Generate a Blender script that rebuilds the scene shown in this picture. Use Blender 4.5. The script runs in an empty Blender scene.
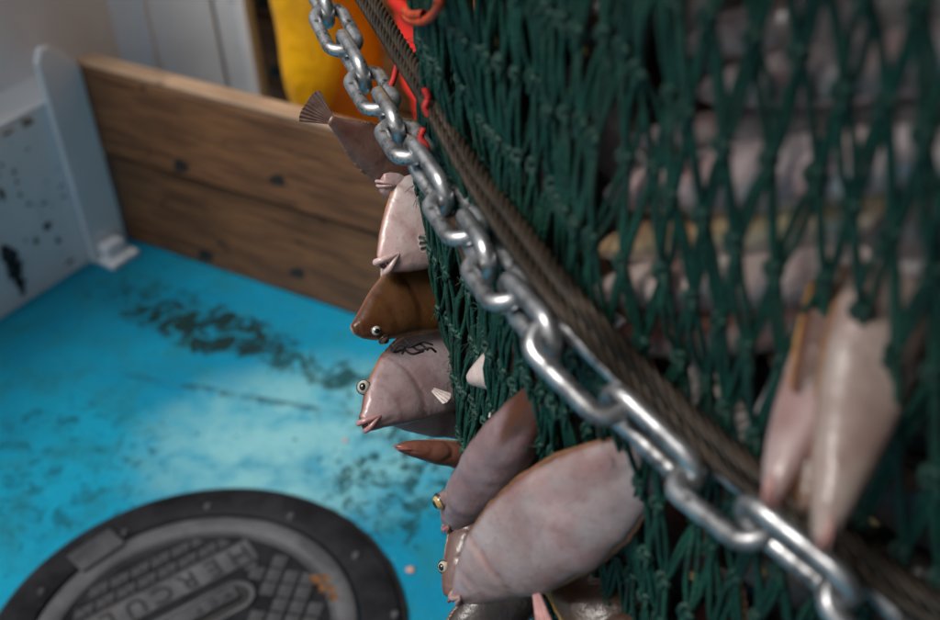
import bpy, bmesh, math, random
import numpy as np
from mathutils import Vector, Matrix, noise as mnoise

random.seed(7); RNG = np.random.default_rng(7)
sc = bpy.context.scene
COL = sc.collection
PI = math.pi
R_ = math.radians

# ------------------------------------------------------------------ camera
FPX, W0, H0 = 1305.0, 940.0, 620.0          # focal length in photo pixels (50 mm lens)
PITCH, ROLL, CH = R_(37.0), R_(-4.5), 1.45  # looking down, slight roll, camera height
_f = Vector((0, math.cos(PITCH), -math.sin(PITCH))); _r = Vector((1, 0, 0)); _u = _r.cross(_f)
CR = math.cos(ROLL) * _r + math.sin(ROLL) * _u
CU = -math.sin(ROLL) * _r + math.cos(ROLL) * _u
CF = _f
CAM = Vector((0, 0, CH))
cd = bpy.data.cameras.new('camera'); cam = bpy.data.objects.new('camera', cd); COL.objects.link(cam)
M = Matrix((CR, CU, -CF)).transposed().to_4x4(); M.translation = CAM
cam.matrix_world = M
cd.sensor_fit = 'HORIZONTAL'; cd.sensor_width = 36; cd.lens = 36 * FPX / W0
cd.clip_start = 0.02; cd.clip_end = 3000
cd.dof.use_dof = True; cd.dof.focus_distance = 1.03; cd.dof.aperture_fstop = 4.4; cd.dof.aperture_blades = 9
sc.camera = cam

# ------------------------------------------------------------------ sky, sun, exposure
SUN_EL, SUN_AZ = R_(60), R_(-112)            # azimuth measured from +Y towards +X
w = bpy.data.worlds.new('World'); sc.world = w; w.use_nodes = True
nt = w.node_tree; bg = nt.nodes['Background']
sky = nt.nodes.new('ShaderNodeTexSky'); sky.sky_type = 'NISHITA'; sky.sun_disc = False
sky.sun_elevation = SUN_EL; sky.sun_rotation = SUN_AZ; sky.air_density = 1.6; sky.dust_density = 6.0
hs = nt.nodes.new('ShaderNodeHueSaturation'); hs.inputs['Saturation'].default_value = 0.42
nt.links.new(sky.outputs[0], hs.inputs['Color']); nt.links.new(hs.outputs[0], bg.inputs[0])
bg.inputs[1].default_value = 0.05
sl = bpy.data.lights.new('sun', 'SUN'); sl.energy = 1.5; sl.angle = R_(24); sl.color = (1, .97, .93)
so = bpy.data.objects.new('sun', sl); COL.objects.link(so)
sd = Vector((math.sin(SUN_AZ) * math.cos(SUN_EL), math.cos(SUN_AZ) * math.cos(SUN_EL), math.sin(SUN_EL)))
so.rotation_euler = (-sd).to_track_quat('-Z', 'Y').to_euler(); so.location = sd * 20
sc.view_settings.view_transform = 'Standard'; sc.view_settings.look = 'None'
sc.view_settings.gamma = 1; sc.view_settings.use_curve_mapping = False
sc.view_settings.exposure = 0.76
sc.render.engine = 'CYCLES'
sc.cycles.use_denoising = True
sc.cycles.max_bounces = 6

# ------------------------------------------------------------------ pixel rays
def ray(px, py):
    d = CF + CR * ((px - W0 / 2) / FPX) + CU * (-(py - H0 / 2) / FPX)
    return d.normalized()
def at(px, py, d): return CAM + ray(px, py) * d
def deck(px, py, z=0.0):
    d = ray(px, py); return CAM + d * ((z - CH) / d.z)
def on_plane(px, py, p, n):
    d = ray(px, py); return CAM + d * ((p - CAM).dot(n) / d.dot(n))
def athoriz(px, py, hd):
    d = ray(px, py); return CAM + d * (hd / math.hypot(d.x, d.y))

# ------------------------------------------------------------------ object helpers
def tag(o, label=None, cat=None, group=None, kind=None):
    if label: o['label'] = label
    if cat: o['category'] = cat
    if group: o['group'] = group
    if kind: o['kind'] = kind
    return o
def empty(name, loc=(0, 0, 0), mat=None):
    o = bpy.data.objects.new(name, None); COL.objects.link(o); o.empty_display_size = .05
    if mat is not None: o.matrix_world = mat
    else: o.location = loc
    return o
def link(name, me, mat=None, parent=None, mx=None):
    o = bpy.data.objects.new(name, me); COL.objects.link(o)
    if mat is not None and not me.materials: me.materials.append(mat)
    if parent is not None: o.parent = parent
    if mx is not None: o.matrix_local = mx
    return o
def mesh(name, V, F, smooth=True):
    me = bpy.data.meshes.new(name)
    me.from_pydata([tuple(v) for v in V], [], [tuple(f) for f in F]); me.update()
    if smooth: me.polygons.foreach_set('use_smooth', [True] * len(me.polygons))
    return me
def bm_mesh(name, bm, smooth=False):
    me = bpy.data.meshes.new(name); bm.normal_update(); bm.to_mesh(me); bm.free()
    if smooth: me.polygons.foreach_set('use_smooth', [True] * len(me.polygons))
    return me
def box_mesh(name, sx, sy, sz, bevel=.004, seg=2, jitter=0):
    """box from 0 to sx, -sy/2..sy/2, 0..sz"""
    bm = bmesh.new(); bmesh.ops.create_cube(bm, size=1)
    for v in bm.verts:
        v.co = Vector(((v.co.x + .5) * sx, v.co.y * sy, (v.co.z + .5) * sz))
    if bevel: bmesh.ops.bevel(bm, geom=bm.edges[:], offset=bevel, segments=seg, affect='EDGES', profile=.5)
    return bm_mesh(name, bm)
def frame_xy(p, xdir, z=Vector((0, 0, 1))):
    x = Vector((xdir[0], xdir[1], 0)).normalized(); y = z.cross(x)
    m = Matrix((x, y, z)).transposed().to_4x4(); m.translation = p; return m
def tube_arrays(P, rad, sides=6, ref=None, caps=False):
    """P: (M,K,3) polylines -> verts, faces of M tubes. ref: (M,3) reference side vector"""
    P = np.asarray(P, float); Mn, K, _ = P.shape
    T = np.gradient(P, axis=1); T /= np.linalg.norm(T, axis=2, keepdims=True) + 1e-12
    if ref is None: ref = np.tile(np.array([.31, .52, .79]), (Mn, 1))
    Rf = np.repeat(ref[:, None, :], K, 1) if ref.ndim == 2 else ref
    A = Rf - (Rf * T).sum(2, keepdims=True) * T; A /= np.linalg.norm(A, axis=2, keepdims=True) + 1e-12
    B = np.cross(T, A)
    rad = np.broadcast_to(np.asarray(rad, float), (Mn, K)) if np.ndim(rad) != 1 else np.tile(rad, (Mn, 1))
    ang = np.arange(sides) * 2 * PI / sides
    V = P[:, :, None, :] + rad[:, :, None, None] * (np.cos(ang)[None, None, :, None] * A[:, :, None, :] + np.sin(ang)[None, None, :, None] * B[:, :, None, :])
    idx = np.arange(Mn * K * sides).reshape(Mn, K, sides)
    a = idx[:, :-1, :]; b = np.roll(a, -1, 2); c = idx[:, 1:, :]; d = np.roll(c, -1, 2)
    F = np.stack([a, b, d, c], -1).reshape(-1, 4)
    return V.reshape(-1, 3), F
def np_mesh(name, V, F, smooth=True):
    me = bpy.data.meshes.new(name)
    me.vertices.add(len(V)); me.vertices.foreach_set('co', np.asarray(V, np.float32).ravel())
    n = F.shape[1]
    me.loops.add(F.size); me.loops.foreach_set('vertex_index', F.astype(np.int32).ravel())
    me.polygons.add(len(F)); me.polygons.foreach_set('loop_start', (np.arange(len(F)) * n).astype(np.int32))
    me.update(calc_edges=True); me.validate()
    if smooth: me.polygons.foreach_set('use_smooth', [True] * len(me.polygons))
    return me
def spline(pts, n):
    """Catmull-Rom through pts (numpy Nx3) resampled by arc length to n points"""
    P = np.array([list(p) for p in pts], float)
    Pe = np.vstack([2 * P[0] - P[1], P, 2 * P[-1] - P[-2]]); out = []
    for i in range(1, len(Pe) - 2):
        for t in np.linspace(0, 1, 24, endpoint=False):
            p0, p1, p2, p3 = Pe[i - 1], Pe[i], Pe[i + 1], Pe[i + 2]
            out.append(.5 * ((2 * p1) + (-p0 + p2) * t + (2 * p0 - 5 * p1 + 4 * p2 - p3) * t * t + (-p0 + 3 * p1 - 3 * p2 + p3) * t ** 3))
    out.append(P[-1]); out = np.array(out)
    s = np.r_[0, np.cumsum(np.linalg.norm(np.diff(out, axis=0), axis=1))]
    q = np.linspace(0, s[-1], n)
    return np.stack([np.interp(q, s, out[:, k]) for k in range(3)], 1), s[-1]

# ------------------------------------------------------------------ materials
class Mat:
    def __init__(self, name):
        self.m = bpy.data.materials.new(name); self.m.use_nodes = True
        self.t = self.m.node_tree; self.b = self.t.nodes['Principled BSDF']; self.co = None
    def n(self, typ, **kw):
        nd = self.t.nodes.new(typ)
        for k, v in kw.items(): setattr(nd, k, v)
        return nd
    def put(self, sock, v):
        if isinstance(v, bpy.types.NodeSocket): self.t.links.new(v, sock)
        elif v is not None:
            if isinstance(v, (tuple, list)) and len(v) == 3 and sock.type == 'RGBA': v = (*v, 1)
            sock.default_value = v
    def obj(self):
        if self.co is None: self.co = self.n('ShaderNodeTexCoord').outputs['Object']
        return self.co
    def scaled(self, s, loc=(0, 0, 0), rot=(0, 0, 0)):
        mp = self.n('ShaderNodeMapping'); self.t.links.new(self.obj(), mp.inputs[0])
        mp.inputs['Scale'].default_value = s; mp.inputs['Location'].default_value = loc; mp.inputs['Rotation'].default_value = rot
        return mp.outputs[0]
    def noise(self, scale, detail=4, rough=.55, vec=None, dist=0):
        nd = self.n('ShaderNodeTexNoise'); self.put(nd.inputs['Vector'], vec or self.obj())
        nd.inputs['Scale'].default_value = scale; nd.inputs['Detail'].default_value = detail
        nd.inputs['Roughness'].default_value = rough; nd.inputs['Distortion'].default_value = dist
        return nd.outputs[0]
    def ramp(self, v, a, b, va=0.0, vb=1.0):
        nd = self.n('ShaderNodeMapRange'); nd.interpolation_type = 'SMOOTHSTEP'; self.put(nd.inputs[0], v)
        for i, x in zip((1, 2, 3, 4), (a, b, va, vb)): nd.inputs[i].default_value = x
        return nd.outputs[0]
    def math(self, op, a, b=None):
        nd = self.n('ShaderNodeMath', operation=op); self.put(nd.inputs[0], a); self.put(nd.inputs[1], b); return nd.outputs[0]
    def mix(self, fac, a, b, mode='MIX'):
        nd = self.n('ShaderNodeMix', data_type='RGBA', blend_type=mode)
        self.put(nd.inputs[0], fac); self.put(nd.inputs[6], a); self.put(nd.inputs[7], b); return nd.outputs[2]
    def blob(self, x, y, rx, ry, rot=0):
        """soft elliptical mask on the XY plane"""
        mp = self.n('ShaderNodeMapping', vector_type='TEXTURE'); self.t.links.new(self.obj(), mp.inputs[0])
        mp.inputs['Location'].default_value = (x, y, 0); mp.inputs['Rotation'].default_value = (0, 0, rot); mp.inputs['Scale'].default_value = (rx, ry, 1)
        sp = self.n('ShaderNodeSeparateXYZ'); self.t.links.new(mp.outputs[0], sp.inputs[0])
        r2 = self.math('ADD', self.math('MULTIPLY', sp.outputs[0], sp.outputs[0]), self.math('MULTIPLY', sp.outputs[1], sp.outputs[1]))
        return self.ramp(r2, 1.0, 0.0)
    def attr(self, name):
        nd = self.n('ShaderNodeAttribute'); nd.attribute_name = name; return nd
    def bump(self, h, strength=.3, dist=.01):
        nd = self.n('ShaderNodeBump'); self.put(nd.inputs['Height'], h)
        nd.inputs['Strength'].default_value = strength; nd.inputs['Distance'].default_value = dist
        self.t.links.new(nd.outputs[0], self.b.inputs['Normal']); self.t.links.new(nd.outputs[0], self.b.inputs['Coat Normal'])
    def set(self, color=None, rough=None, metal=None, spec=None, coat=None, sss=None, alpha=None):
        b = self.b.inputs
        self.put(b['Base Color'], color); self.put(b['Roughness'], rough); self.put(b['Metallic'], metal)
        self.put(b['Specular IOR Level'], spec)
        if coat is not None: b['Coat Weight'].default_value = coat; b['Coat Roughness'].default_value = .12
        if sss is not None:
            b['Subsurface Weight'].default_value = sss; b['Subsurface Scale'].default_value = .004
            b['Subsurface Radius'].default_value = (1, .4, .3)
        return self.m

MATS = {}
def simple(name, color, rough=.5, metal=0, var=.25, scale=40, bump=0, coat=None, sss=None):
    m = Mat(name); nz = m.noise(scale, 5)
    c = m.mix(m.ramp(nz, .3, .7), tuple(x * (1 - var) for x in color), tuple(min(1, x * (1 + var)) for x in color))
    if bump: m.bump(m.noise(scale * 2, 4), bump, .002)
    MATS[name] = m.set(c, rough, metal, coat=coat, sss=sss); return MATS[name]

# ---- key places on the deck (read off the photograph, distance from the deck itself)
A = deck(0, 318); B = deck(122, 241); C = deck(350, 318)
u = (B - A).normalized()                 # along the bulwark, away from us
v = (C - B).normalized()                 # along the plank board, towards us
nb = Vector((u.y, -u.x, 0))              # bulwark inner normal (towards the deck middle)
if nb.dot(Vector((1, 0, 0))) < 0: nb = -nb
nv = Vector((v.y, -v.x, 0))              # board normal towards camera
if nv.dot(CAM - B) < 0: nv = -nv
CV = deck(208, 641)                      # manhole centre, refined below
def ellipse_center():
    pts = [deck(x, y) for x, y in ((44.7, 567), (89, 531.6), (134, 509), (178.7, 496.7), (223.4, 491.4), (268, 492.7), (312.8, 504.8), (357.5, 531.6), (388.7, 565), (406.6, 596))]
    g = np.array([(p.x, p.y) for p in pts]); s = np.linalg.lstsq(np.c_[g, np.ones(len(g))], (g ** 2).sum(1), rcond=None)[0]
    c = s[:2] / 2; return Vector((c[0], c[1], 0)), math.sqrt(s[2] + c @ c)
CV, CVR = ellipse_center()
print('cover', CV, CVR, 'A', A, 'B', B, 'C', C)

# ================================================================== DECK
def deck_material():
    m = Mat('deck_paint')
    big = m.noise(2.3, 3); mid = m.noise(14, 6, .6); fine = m.noise(90, 5, .65)
    c = m.mix(m.ramp(big, .35, .65), (.005, .190, .325), (.008, .262, .410))
    c = m.mix(m.ramp(mid, .42, .75), c, (.012, .170, .235))
    # worn paler wet patch
    p = deck(305, 440); wet = m.blob(p.x, p.y, .34, .26)
    c = m.mix(m.math('MULTIPLY', wet, m.ramp(mid, .30, .62, .25, .9)), c, (.22, .50, .55))
    # scuffs and grime
    def stain(px, py, rx, ry, rot, lo, hi, vec, sc_, col, k=1.0, dist=1.2):
        nonlocal c
        q = deck(px, py); msk = m.blob(q.x, q.y, rx, ry, rot)
        nz = m.noise(sc_, 7, .68, dist=dist)
        th = m.ramp(m.math('ADD', nz, m.math('MULTIPLY', msk, .22)), lo, hi)
        c = m.mix(m.math('MULTIPLY', m.math('MULTIPLY', th, k), m.ramp(msk, 0, .35)), c, col)
    vr = math.atan2(v.y, v.x)
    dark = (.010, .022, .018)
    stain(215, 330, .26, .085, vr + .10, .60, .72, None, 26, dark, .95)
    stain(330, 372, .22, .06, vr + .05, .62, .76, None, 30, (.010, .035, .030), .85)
    stain(150, 300, .20, .10, vr, .64, .80, None, 34, (.008, .05, .06), .7)
    stain(395, 490, .22, .18, 0, .68, .78, None, 40, (.008, .040, .045), .85)
    stain(60, 470, .30, .30, 0, .70, .84, None, 30, (.006, .070, .10), .7)
    stain(410, 420, .24, .12, vr, .66, .78, None, 34, (.010, .035, .035), .8)
    # weld seam grime line
    p0, p1 = deck(110, 372), deck(400, 425); mid_ = (p0 + p1) / 2; d = p1 - p0
    seam = m.blob(mid_.x, mid_.y, d.length * .55, .012, math.atan2(d.y, d.x))
    c = m.mix(m.math('MULTIPLY', seam, m.ramp(m.noise(18, 5, .6), .40, .62)), c, (.008, .06, .085))
    # tiny pits
    c = m.mix(m.ramp(m.noise(60, 3, .5), .66, .74), c, (.006, .06, .085))
    ch = m.ramp(m.noise(46, 6, .72), .655, .675); c = m.mix(m.math('MULTIPLY', ch, m.ramp(m.noise(5, 3), .42, .60)), c, (.030, .040, .040))
    c = m.mix(m.math('MULTIPLY', m.ramp(m.noise(75, 5, .7), .66, .70), .7), c, (.14, .36, .42))
    c = m.mix(m.ramp(m.noise(170, 3, .6), .64, .72, 0, .6), c, (.004, .09, .13))
    m.bump(m.math('ADD', m.math('MULTIPLY', fine, .8), m.math('SUBTRACT', m.noise(25, 4), m.math('MULTIPLY', ch, .8))), .6, .004)
    r = m.math('SUBTRACT', m.ramp(mid, .3, .7, .36, .66), m.math('MULTIPLY', wet, .16))
    return m.set(c, r, 0, spec=.10)
bm = bmesh.new()
dq = [A + u * a_ + nb * b_ for a_, b_ in ((-4.2, -.2), (4.2, -.2), (4.2, 4.6), (-4.2, 4.6))]
f0 = bm.faces.new([bm.verts.new((q.x, q.y, 0)) for q in dq]); f0.normal_update()
if f0.normal.z < 0: f0.normal_flip()
bmesh.ops.solidify(bm, geom=[f0], thickness=.06)
bmesh.ops.recalc_face_normals(bm, faces=bm.faces[:])
DM = deck_material()
dk = link('deck', bm_mesh('deck', bm), DM); tag(dk, kind='structure')
bm = bmesh.new()
for q in ((-1500, -1500), (1500, -1500), (1500, 1500), (-1500, 1500)): bm.verts.new((q[0], q[1], -1.6))
bm.faces.new(bm.verts[:])
sm = Mat('sea_water'); sm.bump(sm.noise(1.5, 6, .6), .6, .15)
sea = link('sea', bm_mesh('sea', bm), sm.set((.012, .030, .038), .12)); tag(sea, kind='structure')
# added unseen black sheet under the bag and viewer, cuts blue bounce off the deck
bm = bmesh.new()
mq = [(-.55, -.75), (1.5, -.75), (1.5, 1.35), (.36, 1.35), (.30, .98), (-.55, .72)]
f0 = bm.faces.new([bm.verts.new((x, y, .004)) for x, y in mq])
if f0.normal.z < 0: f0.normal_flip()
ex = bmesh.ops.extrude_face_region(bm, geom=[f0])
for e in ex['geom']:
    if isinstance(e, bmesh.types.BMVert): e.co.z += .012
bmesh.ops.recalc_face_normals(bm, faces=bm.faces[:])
mt_ = link('bounce_blocker', bm_mesh('bounce_blocker', bm), simple('bounce_blocker_black', (.016, .016, .017), .7, 0, .4, 50, .5)); tag(mt_, kind='structure')
# raised weld seam across the deck
p0, p1 = deck(60, 362), deck(520, 452)
S, _ = spline([p0, (p0 + p1) / 2, p1], 60)
S[:, 2] = .0005
Vt, Ft = tube_arrays(S[None], .0035, 6)
ws = link('weld_seam', np_mesh('weld_seam', Vt, Ft), DM, dk)

# ================================================================== BULWARK (white steel side of the boat)
def white_paint(name='white_paint', tint=(.80, .86, .92), chips=True):
    m = Mat(name)
    c = m.mix(m.ramp(m.noise(5, 5), .3, .7), tuple(t * .86 for t in tint), tint)
    # rust bleeding and chips with their own shapes
    st = m.ramp(m.noise(9, 6, .7, m.scaled((1, 1, .35))), .60, .75)
    c = m.mix(m.math('MULTIPLY', st, .35 if chips else .10), c, (.30, .26, .20))
    if chips:
        c = m.mix(m.ramp(m.noise(38, 4, .5), .67, .71), c, (.045, .045, .05))
        c = m.mix(m.ramp(m.noise(12, 3, .5), .72, .74), c, (.05, .045, .045))
    m.bump(m.noise(30, 5), .25, .003)
    return m.set(c, .42, 0)
WP = white_paint(); WP2 = white_paint('white_paint_clean', (.82, .88, .95), False)
BW = empty('bulwark', A); tag(BW, 'white painted steel bulwark with ledge and black scuffs at the deck edge', 'bulwark')
Mi = BW.matrix_world.inverted() if False else Matrix.Translation(-A)
h_ledge = on_plane(0, 132, A, nb).z
print('ledge height', h_ledge)
def wall_box(name, p, xd, L, T, H, mat, parent, origin, bevel=.004):
    me = box_mesh(name, L, T, H, bevel)
    return link(name, me, mat, parent, Matrix.Translation(-origin) @ frame_xy(p, xd))
Lw = (B - A).length
wall_box('lower_plate', A - u * 1.5 - nb * .01 - Vector((0, 0, .01)), u, 1.5 + Lw - .01, .02, h_ledge + .01, WP, BW, A)
wall_box('ledge', A - u * 1.5 - nb * .055 + Vector((0, 0, h_ledge)), u, 1.5 + Lw + .02, .11, .012, WP, BW, A)
wall_box('upper_plate', A - u * 1.5 - nb * .115 + Vector((0, 0, h_ledge - .1)), u, 4.2, .016, .75, WP2, BW, A)
wall_box('top_rail', A - u * 1.5 - nb * .115 + Vector((0, 0, h_ledge + .652)), u, 4.2, .10, .05, WP2, BW, A, .015)
# black scuff marks on the lower plate (rubbed-on tyre marks): thin flat patches
def blot(cx, cz, rx, rz, seed, parent, name='scuff_mark'):
    rr = random.Random(seed); n = 22; bmx = bmesh.new(); vs = []
    for i in range(n):
        a = 2 * PI * i / n; k = .55 + .75 * rr.random()
        vs.append(bmx.verts.new((cx + rx * k * math.cos(a), 0, cz + rz * k * math.sin(a))))
    bmx.faces.new(vs)
    return bm_mesh(name, bmx)
SC = simple('scuff', (.035, .037, .042), .6, 0, .3, 60)
def on_bulwark(px, py):
    q = on_plane(px, py, A + nb * .002, nb); return (q - A).dot(u), q.z
fr = Matrix.Translation(-A) @ frame_xy(A + nb * .0022, u)
for k, (px, py, rx, rz) in enumerate(((10, 258, .016, .030), (16, 272, .018, .032), (21, 284, .010, .022), (4, 250, .008, .014), (2, 194, .007, .012), (47, 227, .008, .009), (36, 241, .005, .007), (58, 240, .006, .008), (44, 203, .006, .004), (20, 195, .004, .005), (14, 172, .003, .006), (29, 204, .005, .004), (17, 182, .003, .005), (52, 205, .002, .002))):
    x, z = on_bulwark(px, py)
    if z < .012: z = .02
    link('scuff_mark', blot(x, z, rx, rz, k, BW), SC, BW, fr)
RSW = simple('rust_bleed', (.20, .13, .075), .8, 0, .5, 90)
frl = Matrix.Translation(-A) @ frame_xy(A + nb * .0016, u)
for k, (px, py, rx, rz) in enumerate(((27, 117, .010, .007), (8, 131, .014, .003), (24, 124, .003, .012), (70, 262, .010, .004))):
    x, z = on_bulwark(px, py); link('rust_bleed', blot(x, max(.012, min(z, h_ledge - .008)), rx, rz, 50 + k, BW, 'rust_bleed'), RSW, BW, frl)
# post with a chamfered top that holds the boards
pw = (deck(122, 241) - deck(90, 262)).length
ph = on_plane(50, 50, B + nb * .03, nb).z
pr = on_plane(80, 70, B + nb * .03, nb).z
print('post', pw, ph, pr)
BP = empty('board_post', B - u * pw); tag(BP, 'white steel slotted post with rounded top at the end of the plank board', 'post')
bm = bmesh.new()
prof = [(0, 0), (pw, 0), (pw, pr), (pw * .72, pr + (ph - pr) * .62), (pw * .38, ph), (pw * .16, ph + .004), (0, ph - .02)]
vs0 = [bm.verts.new((x, -.0, z)) for x, z in prof]; f0 = bm.faces.new(vs0)
ex = bmesh.ops.extrude_face_region(bm, geom=[f0]); 
for e in ex['geom']:
    if isinstance(e, bmesh.types.BMVert): e.co.y -= .014
bmesh.ops.recalc_face_normals(bm, faces=bm.faces[:]); bmesh.ops.bevel(bm, geom=bm.edges[:], offset=.003, segments=2, affect='EDGES')
sidey = 1 if Vector((0, 0, 1)).cross(u).dot(nb) > 0 else -1
mloc = Matrix.Translation(-(B - u * pw)) @ frame_xy(B - u * pw + nb * .004, u)
if sidey < 0: mloc = mloc
else: mloc = mloc @ Matrix.Translation((0, .014, 0))
link('face_plate', bm_mesh('face_plate', bm), WP2, BP, mloc)
m2 = Matrix.Translation(-(B - u * pw))
link('foot_plate', box_mesh('foot_plate', pw * .8, .05, .012, .003), WP, BP, m2 @ frame_xy(B - u * pw * .95 + nb * .046, u))
link('weld_bracket', box_mesh('weld_bracket', pw * .55, .03, .03, .006), WP, BP, m2 @ frame_xy(B - u * pw * .85 + nb * .036 + Vector((0, 0, .012)), u))

# ================================================================== PLANK BOARD
def wood_mat(name, dark, light, rot=0):
    m = Mat(name)
    g = m.noise(6, 6, .6, m.scaled((1.2, 16, 16)), .6)
    c = m.mix(m.ramp(g, .28, .72), dark, light)
    c = m.mix(m.math('MULTIPLY', m.ramp(m.noise(4, 5, .65, m.scaled((.5, 1, 1.6))), .48, .72), .7), c, tuple(x * .45 for x in dark))
    c = m.mix(m.math('MULTIPLY', m.ramp(m.noise(9, 5, .7, m.scaled((.6, 20, 20))), .60, .70), .7), c, tuple(x * .25 for x in dark))
    kn = m.ramp(m.noise(7, 2, .4, m.scaled((1, 1, 1.4))), .72, .76)
    c = m.mix(kn, c, (.012, .009, .006))
    m.bump(m.noise(10, 6, .6, m.scaled((1.5, 30, 30))), .6, .004)
    return m.set(c, .55)
W1 = wood_mat('plank_wood', (.075, .028, .010), (.235, .105, .040))
W1b = wood_mat('plank_wood_low', (.062, .024, .008), (.205, .093, .034))
WE = wood_mat('worn_edge_wood', (.24, .15, .09), (.46, .31, .20))
hb = on_plane(310, 124, B, nv).z
print('board height', hb)
BO = empty('plank_board', B); tag(BO, 'brown wooden board of two wide planks standing across the blue deck', 'plank board')
BL = 1.5
bx0 = Matrix.Translation(-B)
def plank(name, p, L, T, z0, z1, mat, parent, origin, seed, dirv):
    me = box_mesh(name, L, T, z1 - z0, .004, 2)
    rr = random.Random(seed)
    o = link(name, me, mat, parent, Matrix.Translation(-origin) @ frame_xy(p + Vector((0, 0, z0)), dirv) @ Matrix.Rotation(rr.uniform(-.002, .002), 4, 'Y'))
    return o
pz = hb * .52
plank('plank', B - nv * .029, BL, .040, .004, pz - .008, W1b, BO, B, 1, v)
plank('plank', B - nv * .020, BL, .042, pz + .005, hb - .006, W1, BO, B, 2, v)
# pale worn top edge of the upper plank
link('worn_edge', box_mesh('worn_edge', BL - .004, .0385, .010, .004), WE, BO, bx0 @ frame_xy(B - nv * .020 + v * .002 + Vector((0, 0, hb - .0055)), v))
# bolt heads and knots standing proud/recessed on the board
def disc(name, r, h, n=14):
    bmx = bmesh.new(); bmesh.ops.create_cone(bmx, cap_ends=True, segments=n, radius1=r, radius2=r * .75, depth=h)
    return bm_mesh(name, bmx)
BLK = simple('black_iron', (.02, .019, .018), .55, .3, .4, 80)
for (px, py, r) in ((143, 88, .011), (149, 152, .010), (163, 203, .008), (220, 243, .011), (205, 253, .007), (298, 241, .006), (225, 143, .005), (290, 150, .005), (290, 186, .005), (316, 217, .007)):
    q = on_plane(px, py, B + nv * .0005, nv)
    zz = Vector(nv); xx = Vector((0, 0, 1)).cross(zz).normalized(); yy = zz.cross(xx)
    mm = Matrix((xx, yy, zz)).transposed().to_4x4(); mm.translation = q - B
    link('wood_knot', disc('wood_knot', r * .62, .003), BLK, BO, mm)

# ================================================================== behind the board: white steel casing, second wooden wall
hz = math.hypot(B.x, B.y)
P1 = athoriz(97, 20, hz + .22); P2 = athoriz(220, 40, hz + .12)
cu = Vector((P2.x - P1.x, P2.y - P1.y, 0)).normalized()
CS = empty('steel_casing', (P1.x, P1.y, 0)); tag(CS, 'pale white steel casing panel behind the plank board', 'steel casing')
O1 = Vector((P1.x, P1.y, 0))
Lc = math.hypot(P2.x - P1.x, P2.y - P1.y)
wall_box('panel', O1, cu, Lc, .03, 1.1, WP2, CS, O1)
wall_box('seam_strip', O1 + cu * Lc * .42 + Vector((cu.y, -cu.x, 0)) * .018, cu, .012, .006, 1.08, WP2, CS, O1, .002)
PT = Vector((P2.x, P2.y, 0)) + cu * .006
ST = empty('white_stanchion', PT); tag(ST, 'narrow bright white steel stanchion beside the dark wooden wall', 'stanchion')
pe = athoriz(259, 50, hz + .12 - .02)
Lp = max(.05, (Vector((pe.x, pe.y, 0)) - PT).dot(cu))
cn = Vector((cu.y, -cu.x, 0))
if cn.dot(CAM - PT) < 0: cn = -cn
wall_box('web', PT + cn * .004, cu, Lp * .72, .02, 1.15, WP, ST, PT)
wall_box('flange', PT + cu * Lp * .74 + cn * .012, cu, Lp * .30, .05, 1.16, WP2, ST, PT)
wall_box('edge_bead', PT + cu * Lp * .715 + cn * .02, cu, .007, .02, 1.14, simple('rusty_paint', (.33, .30, .26), .6), ST, PT, .002)
W2 = wood_mat('dark_wall_wood', (.16, .066, .018), (.48, .225, .075))
Q0 = athoriz(205, 60, hz + .42)
WW = empty('wooden_wall', (Q0.x, Q0.y, 0)); tag(WW, 'dark brown wooden wall of stacked planks behind the stanchion', 'wooden wall')
OW = Vector((Q0.x, Q0.y, 0))
for k in range(5):
    plank('plank', OW + nv * random.uniform(-.003, .003), 2.2, .04, .005 + k * .16, .155 + k * .16, W2, WW, OW, k + 20, v)

# ================================================================== ADDED SHADE BLOCKERS: unseen walls and slabs that darken the near side of the net
WHM = simple('shade_blocker_dark', (.030, .040, .048), .5, 0, .2, 6)
WH = empty('shade_blocker', (1.2, -.85, 0)); tag(WH, 'added dark walls and slabs, unseen behind and above the viewer, shading the near side of the net', 'shade_blocker')
wo = Vector((1.2, -.85, 0))
wall_box('shade_wall_back', Vector((.25, -.85, -.01)), Vector((1, 0, 0)), 1.75, .08, 4.6, WHM, WH, wo, .01)
wall_box('shade_wall_side', Vector((1.55, -.80, -.01)), Vector((0, 1, 0)), 4.6, .08, 4.6, WHM, WH, wo, .01)
wall_box('shade_slab_high', Vector((.08, .62, 2.62)), Vector((1, 0, 0)), 1.42, 2.8, .08, WHM, WH, wo, .01)
wall_box('shade_slab_low', Vector((-.57, -.145, 2.43)), Vector((1, 0, 0)), 2.05, 1.31, .06, WHM, WH, wo, .01)

# ================================================================== MANHOLE COVER
def iron(name, lo, hi, rust=.0, rough=.5, spec=.3):
    m = Mat(name); nz = m.noise(16, 6, .62); c = m.mix(m.ramp(nz, .3, .7), lo, hi)
    c = m.mix(m.ramp(m.noise(70, 4, .6), .58, .75, 0, .5), c, tuple(x * .4 for x in lo))
    c = m.mix(m.math('MULTIPLY', m.ramp(m.noise(7, 5, .65), .62, .74), rust), c, (.10, .045, .012))
    m.bump(m.noise(120, 4), .5, .0015)
    return m.set(c, m.ramp(nz, .3, .7, rough - .06, rough + .2), .1, spec=spec)
IR_D = iron('iron_dark', (.007, .0075, .009), (.022, .023, .028), .2, .55, .12)
IR_M = iron('iron_mid', (.034, .036, .040), (.074, .077, .085), .7, .55)
IR_L = iron('iron_light', (.052, .054, .060), (.105, .108, .117), .75, .55)
RUB = simple('gasket', (.012, .012, .013), .7, 0, .4, 90)
MC = empty('manhole_cover', CV); tag(MC, 'round grey iron deck manhole cover lettered HERCULES with square tread', 'manhole cover')
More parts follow.
